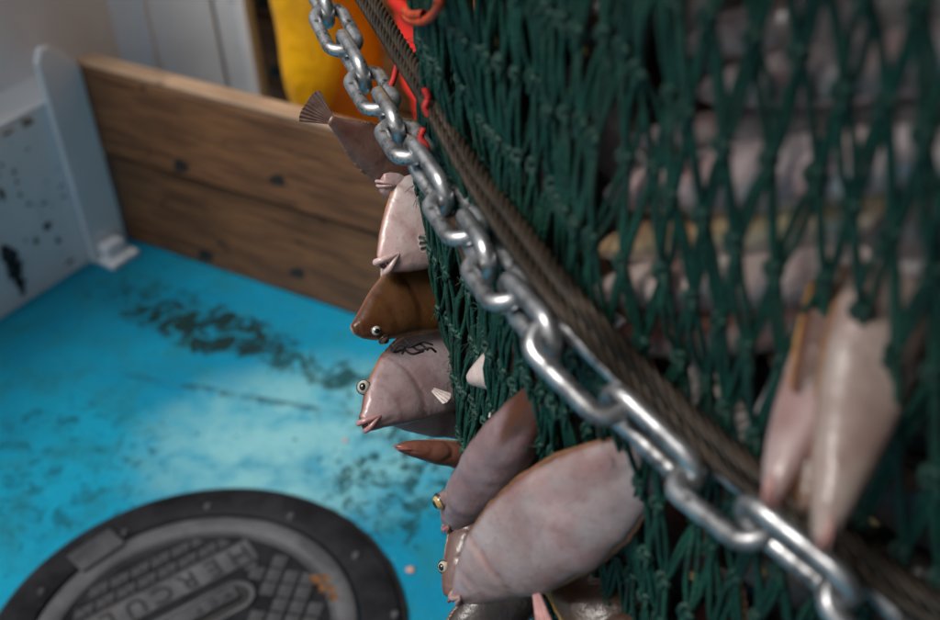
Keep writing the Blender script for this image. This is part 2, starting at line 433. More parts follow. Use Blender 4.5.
tv = (deck(137, 612) - deck(240, 560)).normalized()      # reading direction of the lettering
ta = math.atan2(tv.y, tv.x)
MR = Matrix.Rotation(ta, 4, 'Z')                         # cover frame: x = reading direction, y = up of letters
def rev(name, prof, seg=96, jag=0):
    Vv, Ff = [], []; n = len(prof)
    for i in range(seg):
        a = 2 * PI * i / seg
        for j, (r, z) in enumerate(prof):
            k = 1 + (jag * random.uniform(-1, 1) if j == 0 else 0)
            Vv.append((r * k * math.cos(a), r * k * math.sin(a), z))
    for i in range(seg):
        for j in range(n - 1):
            a, b = i * n + j, i * n + j + 1; c, d = ((i + 1) % seg) * n + j + 1, ((i + 1) % seg) * n + j
            Ff.append((a, d, c, b))
    me = mesh(name, Vv, Ff); 
    return me
Rr = CVR
link('rim_gasket', rev('rim_gasket', [(Rr * 1.012, .001), (Rr * 1.0, .007), (Rr * .965, .0075), (Rr * .96, .001)], 120, .006), RUB, MC)
link('frame_ring', rev('frame_ring', [(Rr * .985, .002), (Rr * .972, .014), (Rr * .955, .016), (Rr * .80, .017), (Rr * .785, .013), (Rr * .783, .001)]), IR_D, MC)
RL = Rr * .775
lid = link('lid', rev('lid', [(RL, .001), (RL, .012), (RL * .985, .0145), (RL * .865, .0145), (RL * .855, .010), (RL * .84, .010)]), IR_L, MC)
link('tread_floor', rev('tread_floor', [(RL * .858, .0098), (0, .0098)]), IR_D, lid)
link('lid_groove', rev('lid_groove', [(RL * .868, .0146), (RL * .862, .0152), (RL * .85, .0152), (RL * .846, .0103)]), IR_M, lid)
# lifting notch in the frame ring
a_n = math.atan2(*((deck(92, 552) - CV).yx)) - 0
for da, rr_, nm in ((0, .845, 'notch_plate'),):
    me = box_mesh(nm, .075, .045, .006, .002)
    mm = Matrix.Rotation(a_n - PI / 2, 4, 'Z') @ Matrix.Translation((-.037, Rr * rr_ - .012, .0145))
    link(nm, me, IR_M, MC, mm)
for px, py in ((208, 507), (291, 517), (356, 556), (125, 533), (42, 592), (395, 615), (90, 545)):
    q = deck(px, py, .017) - CV
    mm = Matrix.Translation((q.x, q.y, .019))
    link('bolt_head', disc('bolt_head', .0065, .005, 6), IR_L if px > 150 else IR_M, MC, mm)
# lettering band in lid frame
Li = RL * .845
c_t = MR.inverted() @ (((deck(240, 560) + deck(137, 612)) / 2) - CV)      # band centre line offset
yb = c_t.y; xs = (MR.inverted() @ (deck(240, 560) - CV)).x
pitch = abs((MR.inverted() @ (deck(137, 612) - deck(240, 560))).x) / 4.0
print('text band y', yb, 'x start', xs, 'pitch', pitch, 'Rlid', RL)
bh = pitch * .86
def on_lid(name, me, mat, x, y, z, rot=0, parent=lid):
    return link(name, me, mat, parent, MR @ Matrix.Translation((x, y, z)) @ Matrix.Rotation(rot, 4, 'Z'))
def text_mesh(s, size, depth=.0012):
    cu_ = bpy.data.curves.new('t', 'FONT'); cu_.body = s; cu_.size = size; cu_.extrude = depth; cu_.align_x = 'CENTER'; cu_.align_y = 'CENTER'; cu_.resolution_u = 3; cu_.offset = size * .012
    o = bpy.data.objects.new('t', cu_); COL.objects.link(o)
    dg = bpy.context.evaluated_depsgraph_get(); me = bpy.data.meshes.new_from_object(o.evaluated_get(dg)); me.name = 'letter'
    bpy.data.objects.remove(o); return me
x0 = xs - pitch * .55; x1 = xs + pitch * 7.6
hw = bh * .62
for s_, yy in ((1, yb + hw), (-1, yb - hw)):
    xe = math.sqrt(max(.0001, Li ** 2 - yy ** 2)) * .98
    a_, b_ = max(x0, -xe), min(x1, xe)
    me = box_mesh('band_rib', b_ - a_, .003, .0035, .001, 1); on_lid('band_rib', me, IR_L, a_, yy, .0095)
me = box_mesh('band_end', .004, hw * 2, .0035, .001, 1); on_lid('band_end', me, IR_L, x0, yb, .0096)
LET = simple('letter_iron', (.022, .023, .026), .6, .2, .3, 60)
for i, ch in enumerate('HERCULES'):
    on_lid('letter', text_mesh(ch, bh * 1.28), LET, xs + pitch * i, yb, .0112)
bandp = box_mesh('letter_band', x1 - x0 - .01, hw * 1.9, .0008, 0); on_lid('letter_band', bandp, IR_L, x0 + .005, yb, .0099)
# recessed handle well below the lettering (towards the centre)
hc = MR.inverted() @ (deck(237, 602) - CV)
hL, hW = .17, .058
hy = hc.y; hx = hc.x + hL * .33
def stadium(name, L, Wd, prof, n=12):
    """ring profile list of (inset, z) swept round a rounded slot"""
    Vv, Ff = [], []; pts = []
    for sgn, cx in ((1, L / 2 - Wd / 2), (-1, -L / 2 + Wd / 2)):
        for k in range(n + 1):
            a = (-PI / 2 + PI * k / n) + (0 if sgn > 0 else PI); pts.append((cx, 0, math.cos(a), math.sin(a)))
    for (cx, cy, ca, sa) in pts:
        for (ins, z) in prof: Vv.append((cx + (Wd / 2 - ins) * ca, cy + (Wd / 2 - ins) * sa, z))
    N, Pn = len(pts), len(prof)
    for i in range(N):
        for j in range(Pn - 1):
            a, b = i * Pn + j, i * Pn + j + 1; d, c = ((i + 1) % N) * Pn + j, ((i + 1) % N) * Pn + j + 1
            Ff.append((a, d, c, b))
    Ff.append([i * Pn + Pn - 1 for i in range(N)])
    return mesh(name, Vv, Ff, False)
on_lid('handle_well', stadium('handle_well', hL, hW, [(0, .0102), (.001, .0145), (.006, .0150), (.008, .0125)]), IR_L, hx, hy, 0)
on_lid('well_floor', stadium('well_floor', hL - .014, hW - .014, [(0, .0122), (.001, .0128)]), RUB, hx, hy, 0)
on_lid('handle_plate', box_mesh('handle_plate', hL * .62, hW * .42, .006, .002), IR_M, hx - hL * .36, hy - .004, .0130)
for i, ch in enumerate('VCT'):
    on_lid('letter', text_mesh(ch, hW * .30), LET, hx - hL * .36 + hL * .09 + i * hL * .13, hy - .004, .0194)
# tread: squares on the near-right field, triangles beyond the lettering
sq = .0262
tread = []
me_sq = box_mesh('tread_square', sq * .86, sq * .86, .003, .0016, 1)
for i in range(-14, 15):
    for j in range(-14, 15):
        x, y = i * sq, j * sq
        ca, sa = math.cos(.78), math.sin(.78)
        X, Y = x * ca - y * sa, x * sa + y * ca
        if math.hypot(X, Y) > Li * .945: continue
        if X > x0 - .018 and Y < yb + hw + .012 and Y > yb - hw - .012: continue
        if abs(Y - hy) < hW / 2 + .012 and abs(X - hx) < hL / 2 + .012: continue
        if Y < yb and X > x0 - .01: continue
        on_lid('tread_square', me_sq, IR_M, X - sq * .43 * ca, Y - sq * .43 * sa, .0098, .78)
bm = bmesh.new()
for (x, y) in ((-.0130, -.0085), (.0130, -.0085), (0, .0130)): bm.verts.new((x, y, 0))
f0 = bm.faces.new(bm.verts[:]); ex = bmesh.ops.extrude_face_region(bm, geom=[f0])
for e in ex['geom']:
    if isinstance(e, bmesh.types.BMVert): e.co.z += .004; e.co.x *= .8; e.co.y *= .8
bmesh.ops.recalc_face_normals(bm, faces=bm.faces[:]); me_tr = bm_mesh('tread_triangle', bm)
for band in (-1, 1):
    base = yb + band * (hw + .014)
    for row in range(4):
        Y = base + band * row * .026
        for i in range(-16, 17):
            X = i * .0162
            if X < x0 + .004 or math.hypot(X, Y) > Li * .94: continue
            if abs(Y - hy) < hW / 2 + .011 and abs(X - hx) < hL / 2 + .012: continue
            if band > 0 and row > 0 and Y > hy - hW: continue
            on_lid('tread_triangle', me_tr, IR_M, X, Y, .0098, PI if (i % 2) else 0)
RST = simple('rust', (.13, .055, .016), .85, 0, .5, 120)
for px, py, rx, ry, sd_ in ((320, 578, .016, .009, 3), (327, 588, .012, .010, 4), (333, 597, .007, .008, 6)):
    q = deck(px, py, .015) - CV; bmx = bmesh.new(); rr = random.Random(sd_)
    bmx.faces.new([bmx.verts.new((rx * (.6 + .7 * rr.random()) * math.cos(2 * PI * k / 20), ry * (.6 + .7 * rr.random()) * math.sin(2 * PI * k / 20), 0)) for k in range(20)])
    link('rust_patch', bm_mesh('rust_patch', bmx), RST, lid, Matrix.Translation((q.x, q.y, .0149 + sd_ * .00005)))
# ================================================================== PERSON in yellow oilskins behind the board
def skin_body(name, J, E_, mat, levels=2):
    me = bpy.data.meshes.new(name); keys = list(J)
    me.from_pydata([J[k][0] for k in keys], [(keys.index(a), keys.index(b)) for a, b in E_], [])
    o = bpy.data.objects.new(name, me); COL.objects.link(o)
    md = o.modifiers.new('s', 'SKIN'); md.use_smooth_shade = True
    for i, k in enumerate(keys):
        r = J[k][1]; me.skin_vertices[0].data[i].radius = r if isinstance(r, tuple) else (r, r)
    me.skin_vertices[0].data[0].use_root = True
    sb = o.modifiers.new('sub', 'SUBSURF'); sb.levels = levels; sb.render_levels = levels
    dg = bpy.context.evaluated_depsgraph_get(); m2_ = bpy.data.meshes.new_from_object(o.evaluated_get(dg))
    bpy.data.objects.remove(o); m2_.name = name
    m2_.polygons.foreach_set('use_smooth', [True] * len(m2_.polygons))
    if not m2_.materials: m2_.materials.append(mat)
    else: m2_.materials[0] = mat
    return m2_
def oilskin():
    m = Mat('oilskin'); sp = m.n('ShaderNodeSeparateXYZ'); m.t.links.new(m.obj(), sp.inputs[0]); z = sp.outputs[2]
    c = m.mix(m.ramp(m.noise(5, 4), .3, .7), (.80, .36, .004), (.88, .46, .008))
    c = m.mix(m.ramp(m.noise(14, 5, .65), .58, .75, 0, .6), c, (.22, .10, .008))
    c = m.mix(m.ramp(z, 1.46, 1.47), c, (.45, .26, .19))
    m.bump(m.noise(9, 3, .5, m.scaled((1, 1, .45)), .8), .9, .02)
    return m.set(c, .38)
OS = oilskin()
pp = athoriz(398, 55, 2.25); pp.z = 0
PE = empty('person', mat=frame_xy(pp, Vector((1, -.25, 0)))); tag(PE, 'person in yellow oilskin trousers standing behind the wooden board', 'person')
J = {'pelvis': ((0, 0, .93), (.17, .13)), 'waist': ((0, 0, 1.08), (.16, .12)), 'chest': ((0, 0, 1.28), (.18, .13)), 'neck': ((0, -.02, 1.47), .065), 'head0': ((0, -.03, 1.57), (.075, .085)), 'head1': ((0, -.03, 1.69), (.07, .08)),
     'hipL': ((-.10, 0, .86), .115), 'kneeL': ((-.125, -.03, .50), .100), 'shinL': ((-.12, -.01, .26), .092), 'ankL': ((-.12, .01, .08), .07), 'toeL': ((-.14, -.15, .05), .05),
     'hipR': ((.10, 0, .86), .115), 'kneeR': ((.12, -.03, .50), .100), 'shinR': ((.12, -.01, .26), .092), 'ankR': ((.12, .01, .08), .07), 'toeR': ((.14, -.15, .05), .05),
     'shL': ((-.20, 0, 1.38), .08), 'elL': ((-.27, -.05, 1.12), .06), 'wrL': ((-.22, -.25, .98), .045), 'haL': ((-.20, -.34, .96), .045),
     'shR': ((.20, 0, 1.38), .08), 'elR': ((.27, -.05, 1.12), .06), 'wrR': ((.22, -.25, .98), .045), 'haR': ((.20, -.34, .96), .045)}
EE = [('pelvis', 'waist'), ('waist', 'chest'), ('chest', 'neck'), ('neck', 'head0'), ('head0', 'head1'), ('pelvis', 'hipL'), ('hipL', 'kneeL'), ('kneeL', 'shinL'), ('shinL', 'ankL'), ('ankL', 'toeL'),
      ('pelvis', 'hipR'), ('hipR', 'kneeR'), ('kneeR', 'shinR'), ('shinR', 'ankR'), ('ankR', 'toeR'), ('chest', 'shL'), ('shL', 'elL'), ('elL', 'wrL'), ('wrL', 'haL'), ('chest', 'shR'), ('shR', 'elR'), ('elR', 'wrR'), ('wrR', 'haR')]
me = skin_body('body', J, EE, OS)
# fabric folds as real relief on the trousers
for vtx in me.vertices:
    n_ = mnoise.noise(vtx.co * 7 + Vector((3, 1, 0))) * .018 + mnoise.noise(Vector((vtx.co.x * 14, vtx.co.y * 14, vtx.co.z * 5))) * .010
    if vtx.co.z < 1.4: vtx.co += vtx.normal * n_
link('body', me, OS, PE)

# red plastic fish basket behind the net
RED = simple('red_plastic', (.55, .016, .010), .4, 0, .12, 20)
rb = athoriz(532, 10, 1.98); rb.z = 0
BK = empty('fish_basket', (rb.x, rb.y, 0)); tag(BK, 'bright red plastic fish basket glimpsed behind the top of the net', 'basket')
def ring_mesh(name, r, rt, z, seg=40, sides=8):
    a = np.linspace(0, 2 * PI, seg, endpoint=False); Pp = np.stack([r * np.cos(a), r * np.sin(a), np.full(seg, z)], 1)
    Pp = np.vstack([Pp, Pp[:2]]); Vv, Ff = tube_arrays(Pp[None], rt, sides, np.array([[0, 0, 1.]])); return np_mesh(name, Vv, Ff)
link('wall', rev('wall', [(.17, .02), (.20, .30), (.225, .62), (.219, .62), (.194, .30), (.165, .03), (0, .03)], 48), RED, BK)
link('rim', ring_mesh('rim', .226, .011, .62), RED, BK)
for z, r in ((.12, .186), (.3, .203), (.46, .216)): link('hoop', ring_mesh('hoop', r, .006, z), RED, BK)

# ================================================================== THE COD END: a hanging bag of green netting
BA, BB, BPHI = .62, .40, R_(-60)                 # the bag is oval: half length, half width, direction of its long axis
TH = .93                                        # horizontal distance to the left edge of the bag
dtan = ray(437, 250); az = math.atan2(dtan.x, dtan.y)
def _oval():
    e1 = np.array((math.cos(BPHI), math.sin(BPHI))); e2 = np.array((-e1[1], e1[0]))
    E2 = BA ** 2 * np.outer(e1, e1) + BB ** 2 * np.outer(e2, e2)
    S = np.array((math.sin(az), math.cos(az))) * TH; n = np.array((-math.cos(az), math.sin(az)))
    return S - E2 @ n / math.sqrt(n @ E2 @ n)
BX, BY = _oval()
Z0, ZB, ZT, ZTOP = .74, .30, 1.30, 2.3
def kz(z):
    if z < Z0: return math.sqrt(max(0.0, 1 - ((Z0 - z) / (Z0 - ZB)) ** 2))
    if z > ZT: return 1 - .93 * ((z - ZT) / (ZTOP - ZT)) ** 1.4
    return 1.0
def oval(th): return 1 / math.sqrt((math.cos(th - BPHI) / BA) ** 2 + (math.sin(th - BPHI) / BB) ** 2)
def brad(z, th): return oval(th) * kz(z)
def hit(px, py, off=0.0):
    """distance along the pixel's ray to the bag skin (off metres outside), None if it misses"""
    d = ray(px, py); t = .25
    while t < 2.2:
        p = CAM + d * t; x, y = p.x - BX, p.y - BY
        th = math.atan2(y, x)
        if p.z > ZB and math.hypot(x, y) < brad(p.z, th) + bump_r(th, p.z) * kz(p.z) + off: return t
        t += .002
    return None
def bump_r(th, z):
    return .006 * math.sin(5 * th + 9 * z) + .006 * math.sin(11 * th - 13 * z + 1) + .005 * math.sin(23 * th + 17 * z + 2)
def bag_pt(th, z, off=0.0):
    r = brad(z, th) + bump_r(th, z) * kz(z) + off
    return np.array((BX + r * math.cos(th), BY + r * math.sin(th), z))
def bag_normal(th):
    c, s_ = math.cos(th - BPHI), math.sin(th - BPHI); nx, ny = c / BA ** 2, s_ / BB ** 2
    cp, sp_ = math.cos(BPHI), math.sin(BPHI); q = Vector((nx * cp - ny * sp_, nx * sp_ + ny * cp, 0)); return q.normalized()
thc = math.atan2(-BY, -BX)                      # direction from bag axis to camera
print('bag', BX, BY, 'hits', {p: hit(*p) for p in ((445, 300), (460, 300), (500, 300), (600, 300), (800, 300), (930, 300), (645, 430), (800, 540), (600, 600), (930, 600), (930, 10), (430, 20), (455, 420), (640, 450))})

def twine_mat(name, lo, hi, worn):
    m = Mat(name); nz = m.noise(55, 5, .65)
    c = m.mix(m.ramp(nz, .3, .7), lo, hi)
    c = m.mix(m.ramp(m.noise(21, 4, .6), .56, .78, 0, .7), c, worn)
    m.bump(m.noise(420, 3, .6), .8, .002)
    return m.set(c, .46, 0)
TW = twine_mat('green_twine', (.0013, .022, .0145), (.0035, .059, .038), (.016, .072, .054))
TK = twine_mat('green_knot', (.003, .029, .020), (.010, .068, .048), (.058, .100, .083))
NET = empty('trawl_net', (BX, BY, 0)); tag(NET, 'bulging bag of dark green knotted trawl netting full of fish', 'net')
NO = np.array((BX, BY, 0))
# meshes round the bag: bunched tight on the left flank, pulled open on the side towards the camera
_th = np.linspace(0, 2 * PI, 2000); _arc = np.array([oval(t) for t in _th])
_den = _arc / .0215 * (1 + 1.6 * np.exp(-((np.degrees(_th) - 172) / 25) ** 2)); _cum = np.cumsum(_den) * (_th[1] - _th[0]); _cum -= _cum[0]
NC = int(round(_cum[-1])); _cum *= NC / _cum[-1]
def col_th(i): return float(np.interp(i % NC, _cum, _th))

RH = .0510                                      # height of half a mesh
rows = [.345 + RH * k for k in range(int((2.18 - .345) / RH))]
KN = {}
for j, z in enumerate(rows):
    for i in range(NC):
        th = col_th(i + .5 * (j % 2) + RNG.normal(0, .045) + .06 * math.sin(3.3 * j + i * .9))
        zz = z + RNG.normal(0, .0018) + .012 * math.sin(th * 4 + 1.0) + .006 * math.sin(th * 9)
        KN[(i, j)] = bag_pt(th, zz, RNG.normal(0, .002)) - NO
BARS, REF = [], []
for j in range(len(rows) - 1):
    for i in range(NC):
        a = KN[(i, j)]
        for di in ((0, -1) if j % 2 == 0 else (0, 1)):
            b = KN[((i + di) % NC, j + 1)]
            mid = (a + b) / 2; rad = np.array(bag_normal(math.atan2(mid[1], mid[0])))
            t = b - a; t /= np.linalg.norm(t); side = np.cross(rad, t)
            cam_side = rad[0] * math.cos(thc) + rad[1] * math.sin(thc) > .1
            for s in (-1, 1):
                k0 = RNG.uniform(.0012, .0030) * s; sag = RNG.normal(0, .0022)
                pts = [a + side * s * .0010, a * .66 + b * .34 + side * k0 + rad * sag, a * .34 + b * .66 + side * k0 * RNG.uniform(.6, 1.3) + rad * sag, b + side * s * .0010]
                BARS.append(pts); REF.append(rad)
BARS = np.array(BARS); REF = np.array(REF)
Vt, Ft = tube_arrays(BARS, RNG.uniform(.0017, .0022, len(BARS))[:, None] * np.ones((1, 4)), 6, REF)
tw = link('twine', np_mesh('twine', Vt, Ft), TW, NET); tag(tw, kind='stuff')
# knots: a tight sheet bend, one lump of crossing turns
def knot_mesh(name, seed, sides=5, n=22):
    rr = random.Random(seed); P = []
    for k in range(n):
        t = 2 * PI * k / (n - 1)
        P.append(((math.sin(t) + 1.6 * math.sin(2 * t)) * .0022, (math.cos(t) - 1.6 * math.cos(2 * t)) * .0026 + rr.uniform(-.0004, .0004), -math.sin(3 * t) * .0020))
    Vv, Ff = tube_arrays(np.array(P)[None], .0022, sides)
    return np_mesh(name, Vv, Ff)
kmesh = [knot_mesh('knot', s) for s in range(4)]
for m_ in kmesh: m_.materials.append(TK)
vis = []
for key, p in KN.items():
    wp = Vector(p) + Vector((BX, BY, 0)); rel = wp - CAM; zc = rel.dot(CF)
    if zc < .2: continue
    px = W0 / 2 + FPX * rel.dot(CR) / zc; py = H0 / 2 - FPX * rel.dot(CU) / zc
    face = bag_normal(math.atan2(p[1], p[0])).dot(-rel.normalized())
    if -20 < px < 960 and -20 < py < 640 and face > .02: vis.append((zc, key))
vis.sort(); shown = set(k for _, k in vis[:300])
print('knots in view', len(vis))
def knot_mx(p, rr):
    z = bag_normal(math.atan2(p[1], p[0])); y = Vector((0, 0, 1)); x = y.cross(z)
    m_ = Matrix((x, y, z)).transposed().to_4x4() @ Matrix.Rotation(rr.uniform(-.6, .6), 4, 'Z')
    m_ = m_ @ Matrix.Diagonal((rr.uniform(.65, .95), rr.uniform(.85, 1.25), rr.uniform(.7, 1.0), 1))
    m_.translation = Vector(p) + z * .0015; return m_
rk = random.Random(3); VV, FF, base = [], [], 0
low = knot_mesh('low', 9, 4, 14)
lv = np.array([v_.co[:] for v_ in low.vertices]); lf = np.array([p_.vertices[:] for p_ in low.polygons])
for key, p in KN.items():
    mx = knot_mx(p, rk)
    if key in shown: link('knot', rk.choice(kmesh), None, NET, mx)
    else:
        mm = np.array(mx); VV.append(lv @ mm[:3, :3].T + mm[:3, 3]); FF.append(lf + base); base += len(lv)
rest = link('far_knots', np_mesh('far_knots', np.vstack(VV), np.vstack(FF)), TK, NET); tag(rest, kind='stuff')
# frayed fibres standing off the worn knots
FB, RF = [], []
for key in [k for _, k in vis]:
    for _ in range(2 if random.random() < .5 else 0):
        p = KN[key]; nn = np.array(bag_normal(math.atan2(p[1], p[0]))); d0 = nn + RNG.normal(0, .7, 3); d0 /= np.linalg.norm(d0); l_ = RNG.uniform(.004, .013)
        FB.append([p + nn * .003, p + nn * .003 + d0 * l_ * .4, p + nn * .003 + d0 * l_ * .75 + RNG.normal(0, .001, 3), p + nn * .003 + d0 * l_ + np.array((0, 0, -l_ * .35))]); RF.append(nn)
Vt, Ft = tube_arrays(np.array(FB), .00028, 3, np.array(RF)); ff = link('frayed_fibres', np_mesh('frayed_fibres', Vt, Ft), TK, NET); tag(ff, kind='stuff')
# lifting rope that carries the bag
top = Vector(bag_pt(0, 2.16)); 
Sx, _ = spline([Vector((0, 0, 2.1)), Vector((.0, 0, 2.3)), Vector((.0, .0, 2.615))], 30)
Vt, Ft = tube_arrays(Sx[None], .016, 8); link('lifting_rope', np_mesh('lifting_rope', Vt, Ft), simple('blue_rope', (.05, .10, .12), .7), NET)

# mass of fish deep inside the bag, its shade put into near-black colour
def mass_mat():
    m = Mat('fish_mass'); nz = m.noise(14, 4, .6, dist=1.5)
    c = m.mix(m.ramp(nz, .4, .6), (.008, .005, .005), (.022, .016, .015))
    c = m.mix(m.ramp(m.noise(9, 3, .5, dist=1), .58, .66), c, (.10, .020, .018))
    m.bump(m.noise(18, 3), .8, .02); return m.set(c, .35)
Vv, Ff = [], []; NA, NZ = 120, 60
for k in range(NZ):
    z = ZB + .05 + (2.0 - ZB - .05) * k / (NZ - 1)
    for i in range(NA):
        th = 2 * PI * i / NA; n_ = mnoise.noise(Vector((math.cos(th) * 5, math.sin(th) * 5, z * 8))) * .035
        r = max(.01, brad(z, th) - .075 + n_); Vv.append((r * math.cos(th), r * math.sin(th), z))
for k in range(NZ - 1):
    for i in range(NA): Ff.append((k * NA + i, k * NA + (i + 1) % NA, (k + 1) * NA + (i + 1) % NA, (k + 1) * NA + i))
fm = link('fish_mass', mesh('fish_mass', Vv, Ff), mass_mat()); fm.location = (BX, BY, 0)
tag(fm, 'heap of fish deep inside the green net, coloured near black for shade', 'fish', kind='stuff')

# ================================================================== CHAIN
def steel():
    m = Mat('chain_steel'); nz = m.noise(60, 6, .65)
    c = m.mix(m.ramp(nz, .35, .75), (.60, .605, .62), (.14, .14, .145))
    c = m.mix(m.ramp(m.noise(120, 4, .6), .56, .68, 0, .9), c, (.030, .028, .026))
    c = m.mix(m.ramp(m.noise(34, 5, .7, dist=.5), .56, .68, 0, .8), c, (.040, .037, .035))
    c = m.mix(m.ramp(m.noise(22, 4, .6), .64, .76, 0, .6), c, (.10, .055, .03))
    m.bump(m.noise(160, 4), .25, .001)
    return m.set(c, m.ramp(nz, .3, .7, .27, .46), .85)
STL = steel()
LP, LD = .0530, .0112                             # link pitch and bar diameter
def link_mesh():
    Ri = LD * .62 + LD / 2; Ls = LP + LD - 2 * Ri + LD * .0    # centre-line radius of the ends, straight length
    Ls = (LP + LD) - 2 * Ri; P = []
    for k in range(13):
        a = -PI / 2 + PI * k / 12; P.append((Ls / 2 + Ri * math.cos(a), Ri * math.sin(a), 0))
    for k in range(13):
        a = PI / 2 + PI * k / 12; P.append((-Ls / 2 + Ri * math.cos(a), Ri * math.sin(a), 0))
    P = np.array(P + P[:2]); Vv, Ff = tube_arrays(P[None], LD / 2, 12, np.array([[0, 0, 1.]]))
    return np_mesh('link', Vv, Ff)
LM = link_mesh(); LM.materials.append(STL)
# path of the chain: lies on the bag where it touches it, pulled taut away from it at the top left
cpts = [at(x, y, d) for x, y, d in ((296, -46, 1.245), (320, 0, 1.185), (347, 50, 1.12), (381, 105, 1.035), (412, 152, .945))]
for x, y in ((456, 215), (505, 287), (566, 355), (640, 425), (715, 493), (790, 545), (850, 598), (900, 650), (950, 700)):
    cpts.append(at(x, y, (hit(x, y, .019) or 1.0)))
print('chain depth', [round((p - CAM).length, 3) for p in cpts])
Cp, Cl = spline(cpts, 900)
nl = int(Cl / LP); CHN = empty('chain', cpts[1]); tag(CHN, 'heavy worn steel chain of short links running diagonally down the net', 'chain')
def path_at(Pp, s):
    k = min(max(s, 0), .9999) * (len(Pp) - 1); i = int(k); f = k - i
    return Vector(Pp[i] * (1 - f) + Pp[i + 1] * f), Vector(Pp[min(i + 2, len(Pp) - 1)] - Pp[max(i - 2, 0)]).normalized()
rl = random.Random(5)
PH = 0.30
for k in range(nl):
    p, t = path_at(Cp, (k + PH) * LP / Cl)
    vd = (CAM - p).normalized(); z = (vd - t * vd.dot(t)).normalized()
    z = Matrix.Rotation(R_(-22 + (90 if k % 2 else 0) + rl.uniform(-7, 7)), 3, t) @ z
    y = z.cross(t); mx = Matrix((t, y, z)).transposed().to_4x4(); mx.translation = p - cpts[1]
    link('link', LM, None, CHN, mx)

# ================================================================== WIRE ROPES
def rope_mat(name, lo, hi):
    m = Mat(name); nz = m.noise(45, 5, .6); c = m.mix(m.ramp(nz, .3, .7), lo, hi)
    m.bump(m.noise(300, 3), .4, .001); return m.set(c, .48, .35)
RPM = rope_mat('wire_rope', (.012, .008, .004), (.044, .029, .017))
def wire_rope(name, pts, label, dia=.0114, lay=.058, n=6):
    P, L = spline(pts, 700); T = np.gradient(P, axis=0); T /= np.linalg.norm(T, axis=1, keepdims=True)
    rf = np.array([0, 0, 1.]); Aa = np.cross(T, rf); Aa /= np.linalg.norm(Aa, axis=1, keepdims=True); Bb = np.cross(T, Aa)
    root = empty(name, pts[0]); tag(root, label, 'wire rope', 'doubled wire rope beside the chain')
    s = np.linspace(0, L, len(P)); o = np.array(list(pts[0]))
    for k in range(n):
        ph = 2 * PI * k / n + s / lay * 2 * PI
        Q = P + dia * .30 * (np.cos(ph)[:, None] * Aa + np.sin(ph)[:, None] * Bb) - o
        Vv, Ff = tube_arrays(Q[None], dia * .185, 7, (Aa)[None]); link('strand', np_mesh('strand', Vv, Ff), RPM, root)
    return root
def rope_pts(shift, lift):
    out = []
    for x, y, d in ((337, -40, 1.165), (362, 0, 1.09), (394, 50, .995), (430, 108, .895), (462, 165, .835)): out.append(at(x + shift[0] * .55, y + shift[1] * .55, d))
    for x, y in ((508, 237), (567, 313), (643, 392), (716, 458), (795, 520), (880, 582), (950, 628), (1010, 668)):
        out.append(at(x + shift[0], y + shift[1], hit(x + shift[0], y + shift[1], lift) or 1.0))
    return out
wire_rope('wire_rope', rope_pts((0, 0), .0125), 'brown steel wire rope lying next to the chain')
wire_rope('wire_rope', rope_pts((12, -10.5), .0120), 'second brown wire rope, on the net side of the pair')

# ================================================================== FISH
def fish_mat(name, rough=.30, coat=.40):
    m = Mat(name); col = m.mix(1.0, m.attr('Col').outputs['Color'], (.86, .86, .86), 'MULTIPLY')
    nz = m.noise(28, 5, .6); sp = m.noise(140, 4, .6)
    c = m.mix(m.ramp(nz, .35, .65, 0, .75), col, m.mix(1.0, col, (.74, .60, .58), 'MULTIPLY'))
    c = m.mix(m.ramp(sp, .5, .72, 0, .35), c, m.mix(1.0, c, (.55, .50, .50), 'MULTIPLY'))
    c = m.mix(m.ramp(m.noise(11, 4, .6, dist=.8), .52, .72, 0, .42), c, m.mix(1.0, col, (1.0, .52, .50), 'MULTIPLY'))
    c = m.mix(m.ramp(m.noise(23, 6, .7, m.scaled((.5, 1, 1)), 1.2), .60, .72, 0, .55), c, m.mix(1.0, col, (.45, .36, .34), 'MULTIPLY'))
    c = m.mix(m.ramp(m.noise(17, 6, .7, m.scaled((.7, 1.2, 1)), .9), .54, .62, 0, .35), c, m.mix(1.0, col, (1.25, 1.25, 1.25), 'MULTIPLY'))
    c = m.mix(m.ramp(m.noise(260, 2, .5), .64, .72, 0, .35), c, m.mix(1.0, col, (.42, .34, .32), 'MULTIPLY'))
    m.bump(m.math('ADD', m.math('MULTIPLY', m.noise(330, 2, .5), .35), m.math('ADD', sp, m.math('MULTIPLY', m.noise(38, 3), 2))), .30, .0016)
    return m.set(c, m.ramp(nz, .3, .7, rough, rough + .15), 0, coat=coat, sss=.08)
FM = fish_mat('fish_skin'); FMS = fish_mat('silver_skin', .15, .8)
EYW = simple('eye_white', (.52, .49, .38), .15, 0, .1, 300, coat=1.0)
EYG = simple('eye_gold', (.45, .30, .10), .18, 0, .3, 300, coat=1.0)
DRK = simple('eye_rim', (.030, .022, .020), .25, 0, .3, 200, coat=.6)
EYB = simple('pupil_black', (.004, .004, .005), .05, 0, .1, 50, coat=1.0)
LIP = simple('lip_pink', (.48, .24, .22), .3, 0, .2, 120, coat=.4)
LIPR = simple('lip_red', (.50, .13, .11), .3, 0, .2, 120, coat=.4)
MOU = simple('mouth_dark', (.09, .018, .016), .4, 0, .3, 90)
LIPC = {LIP: (.46, .24, .22), LIPR: (.42, .12, .10)}
FIN = simple('fin_pale', (.55, .47, .44), .35, 0, .2, 160)
FINB = simple('fin_brown', (.11, .062, .042), .35, 0, .35, 160)

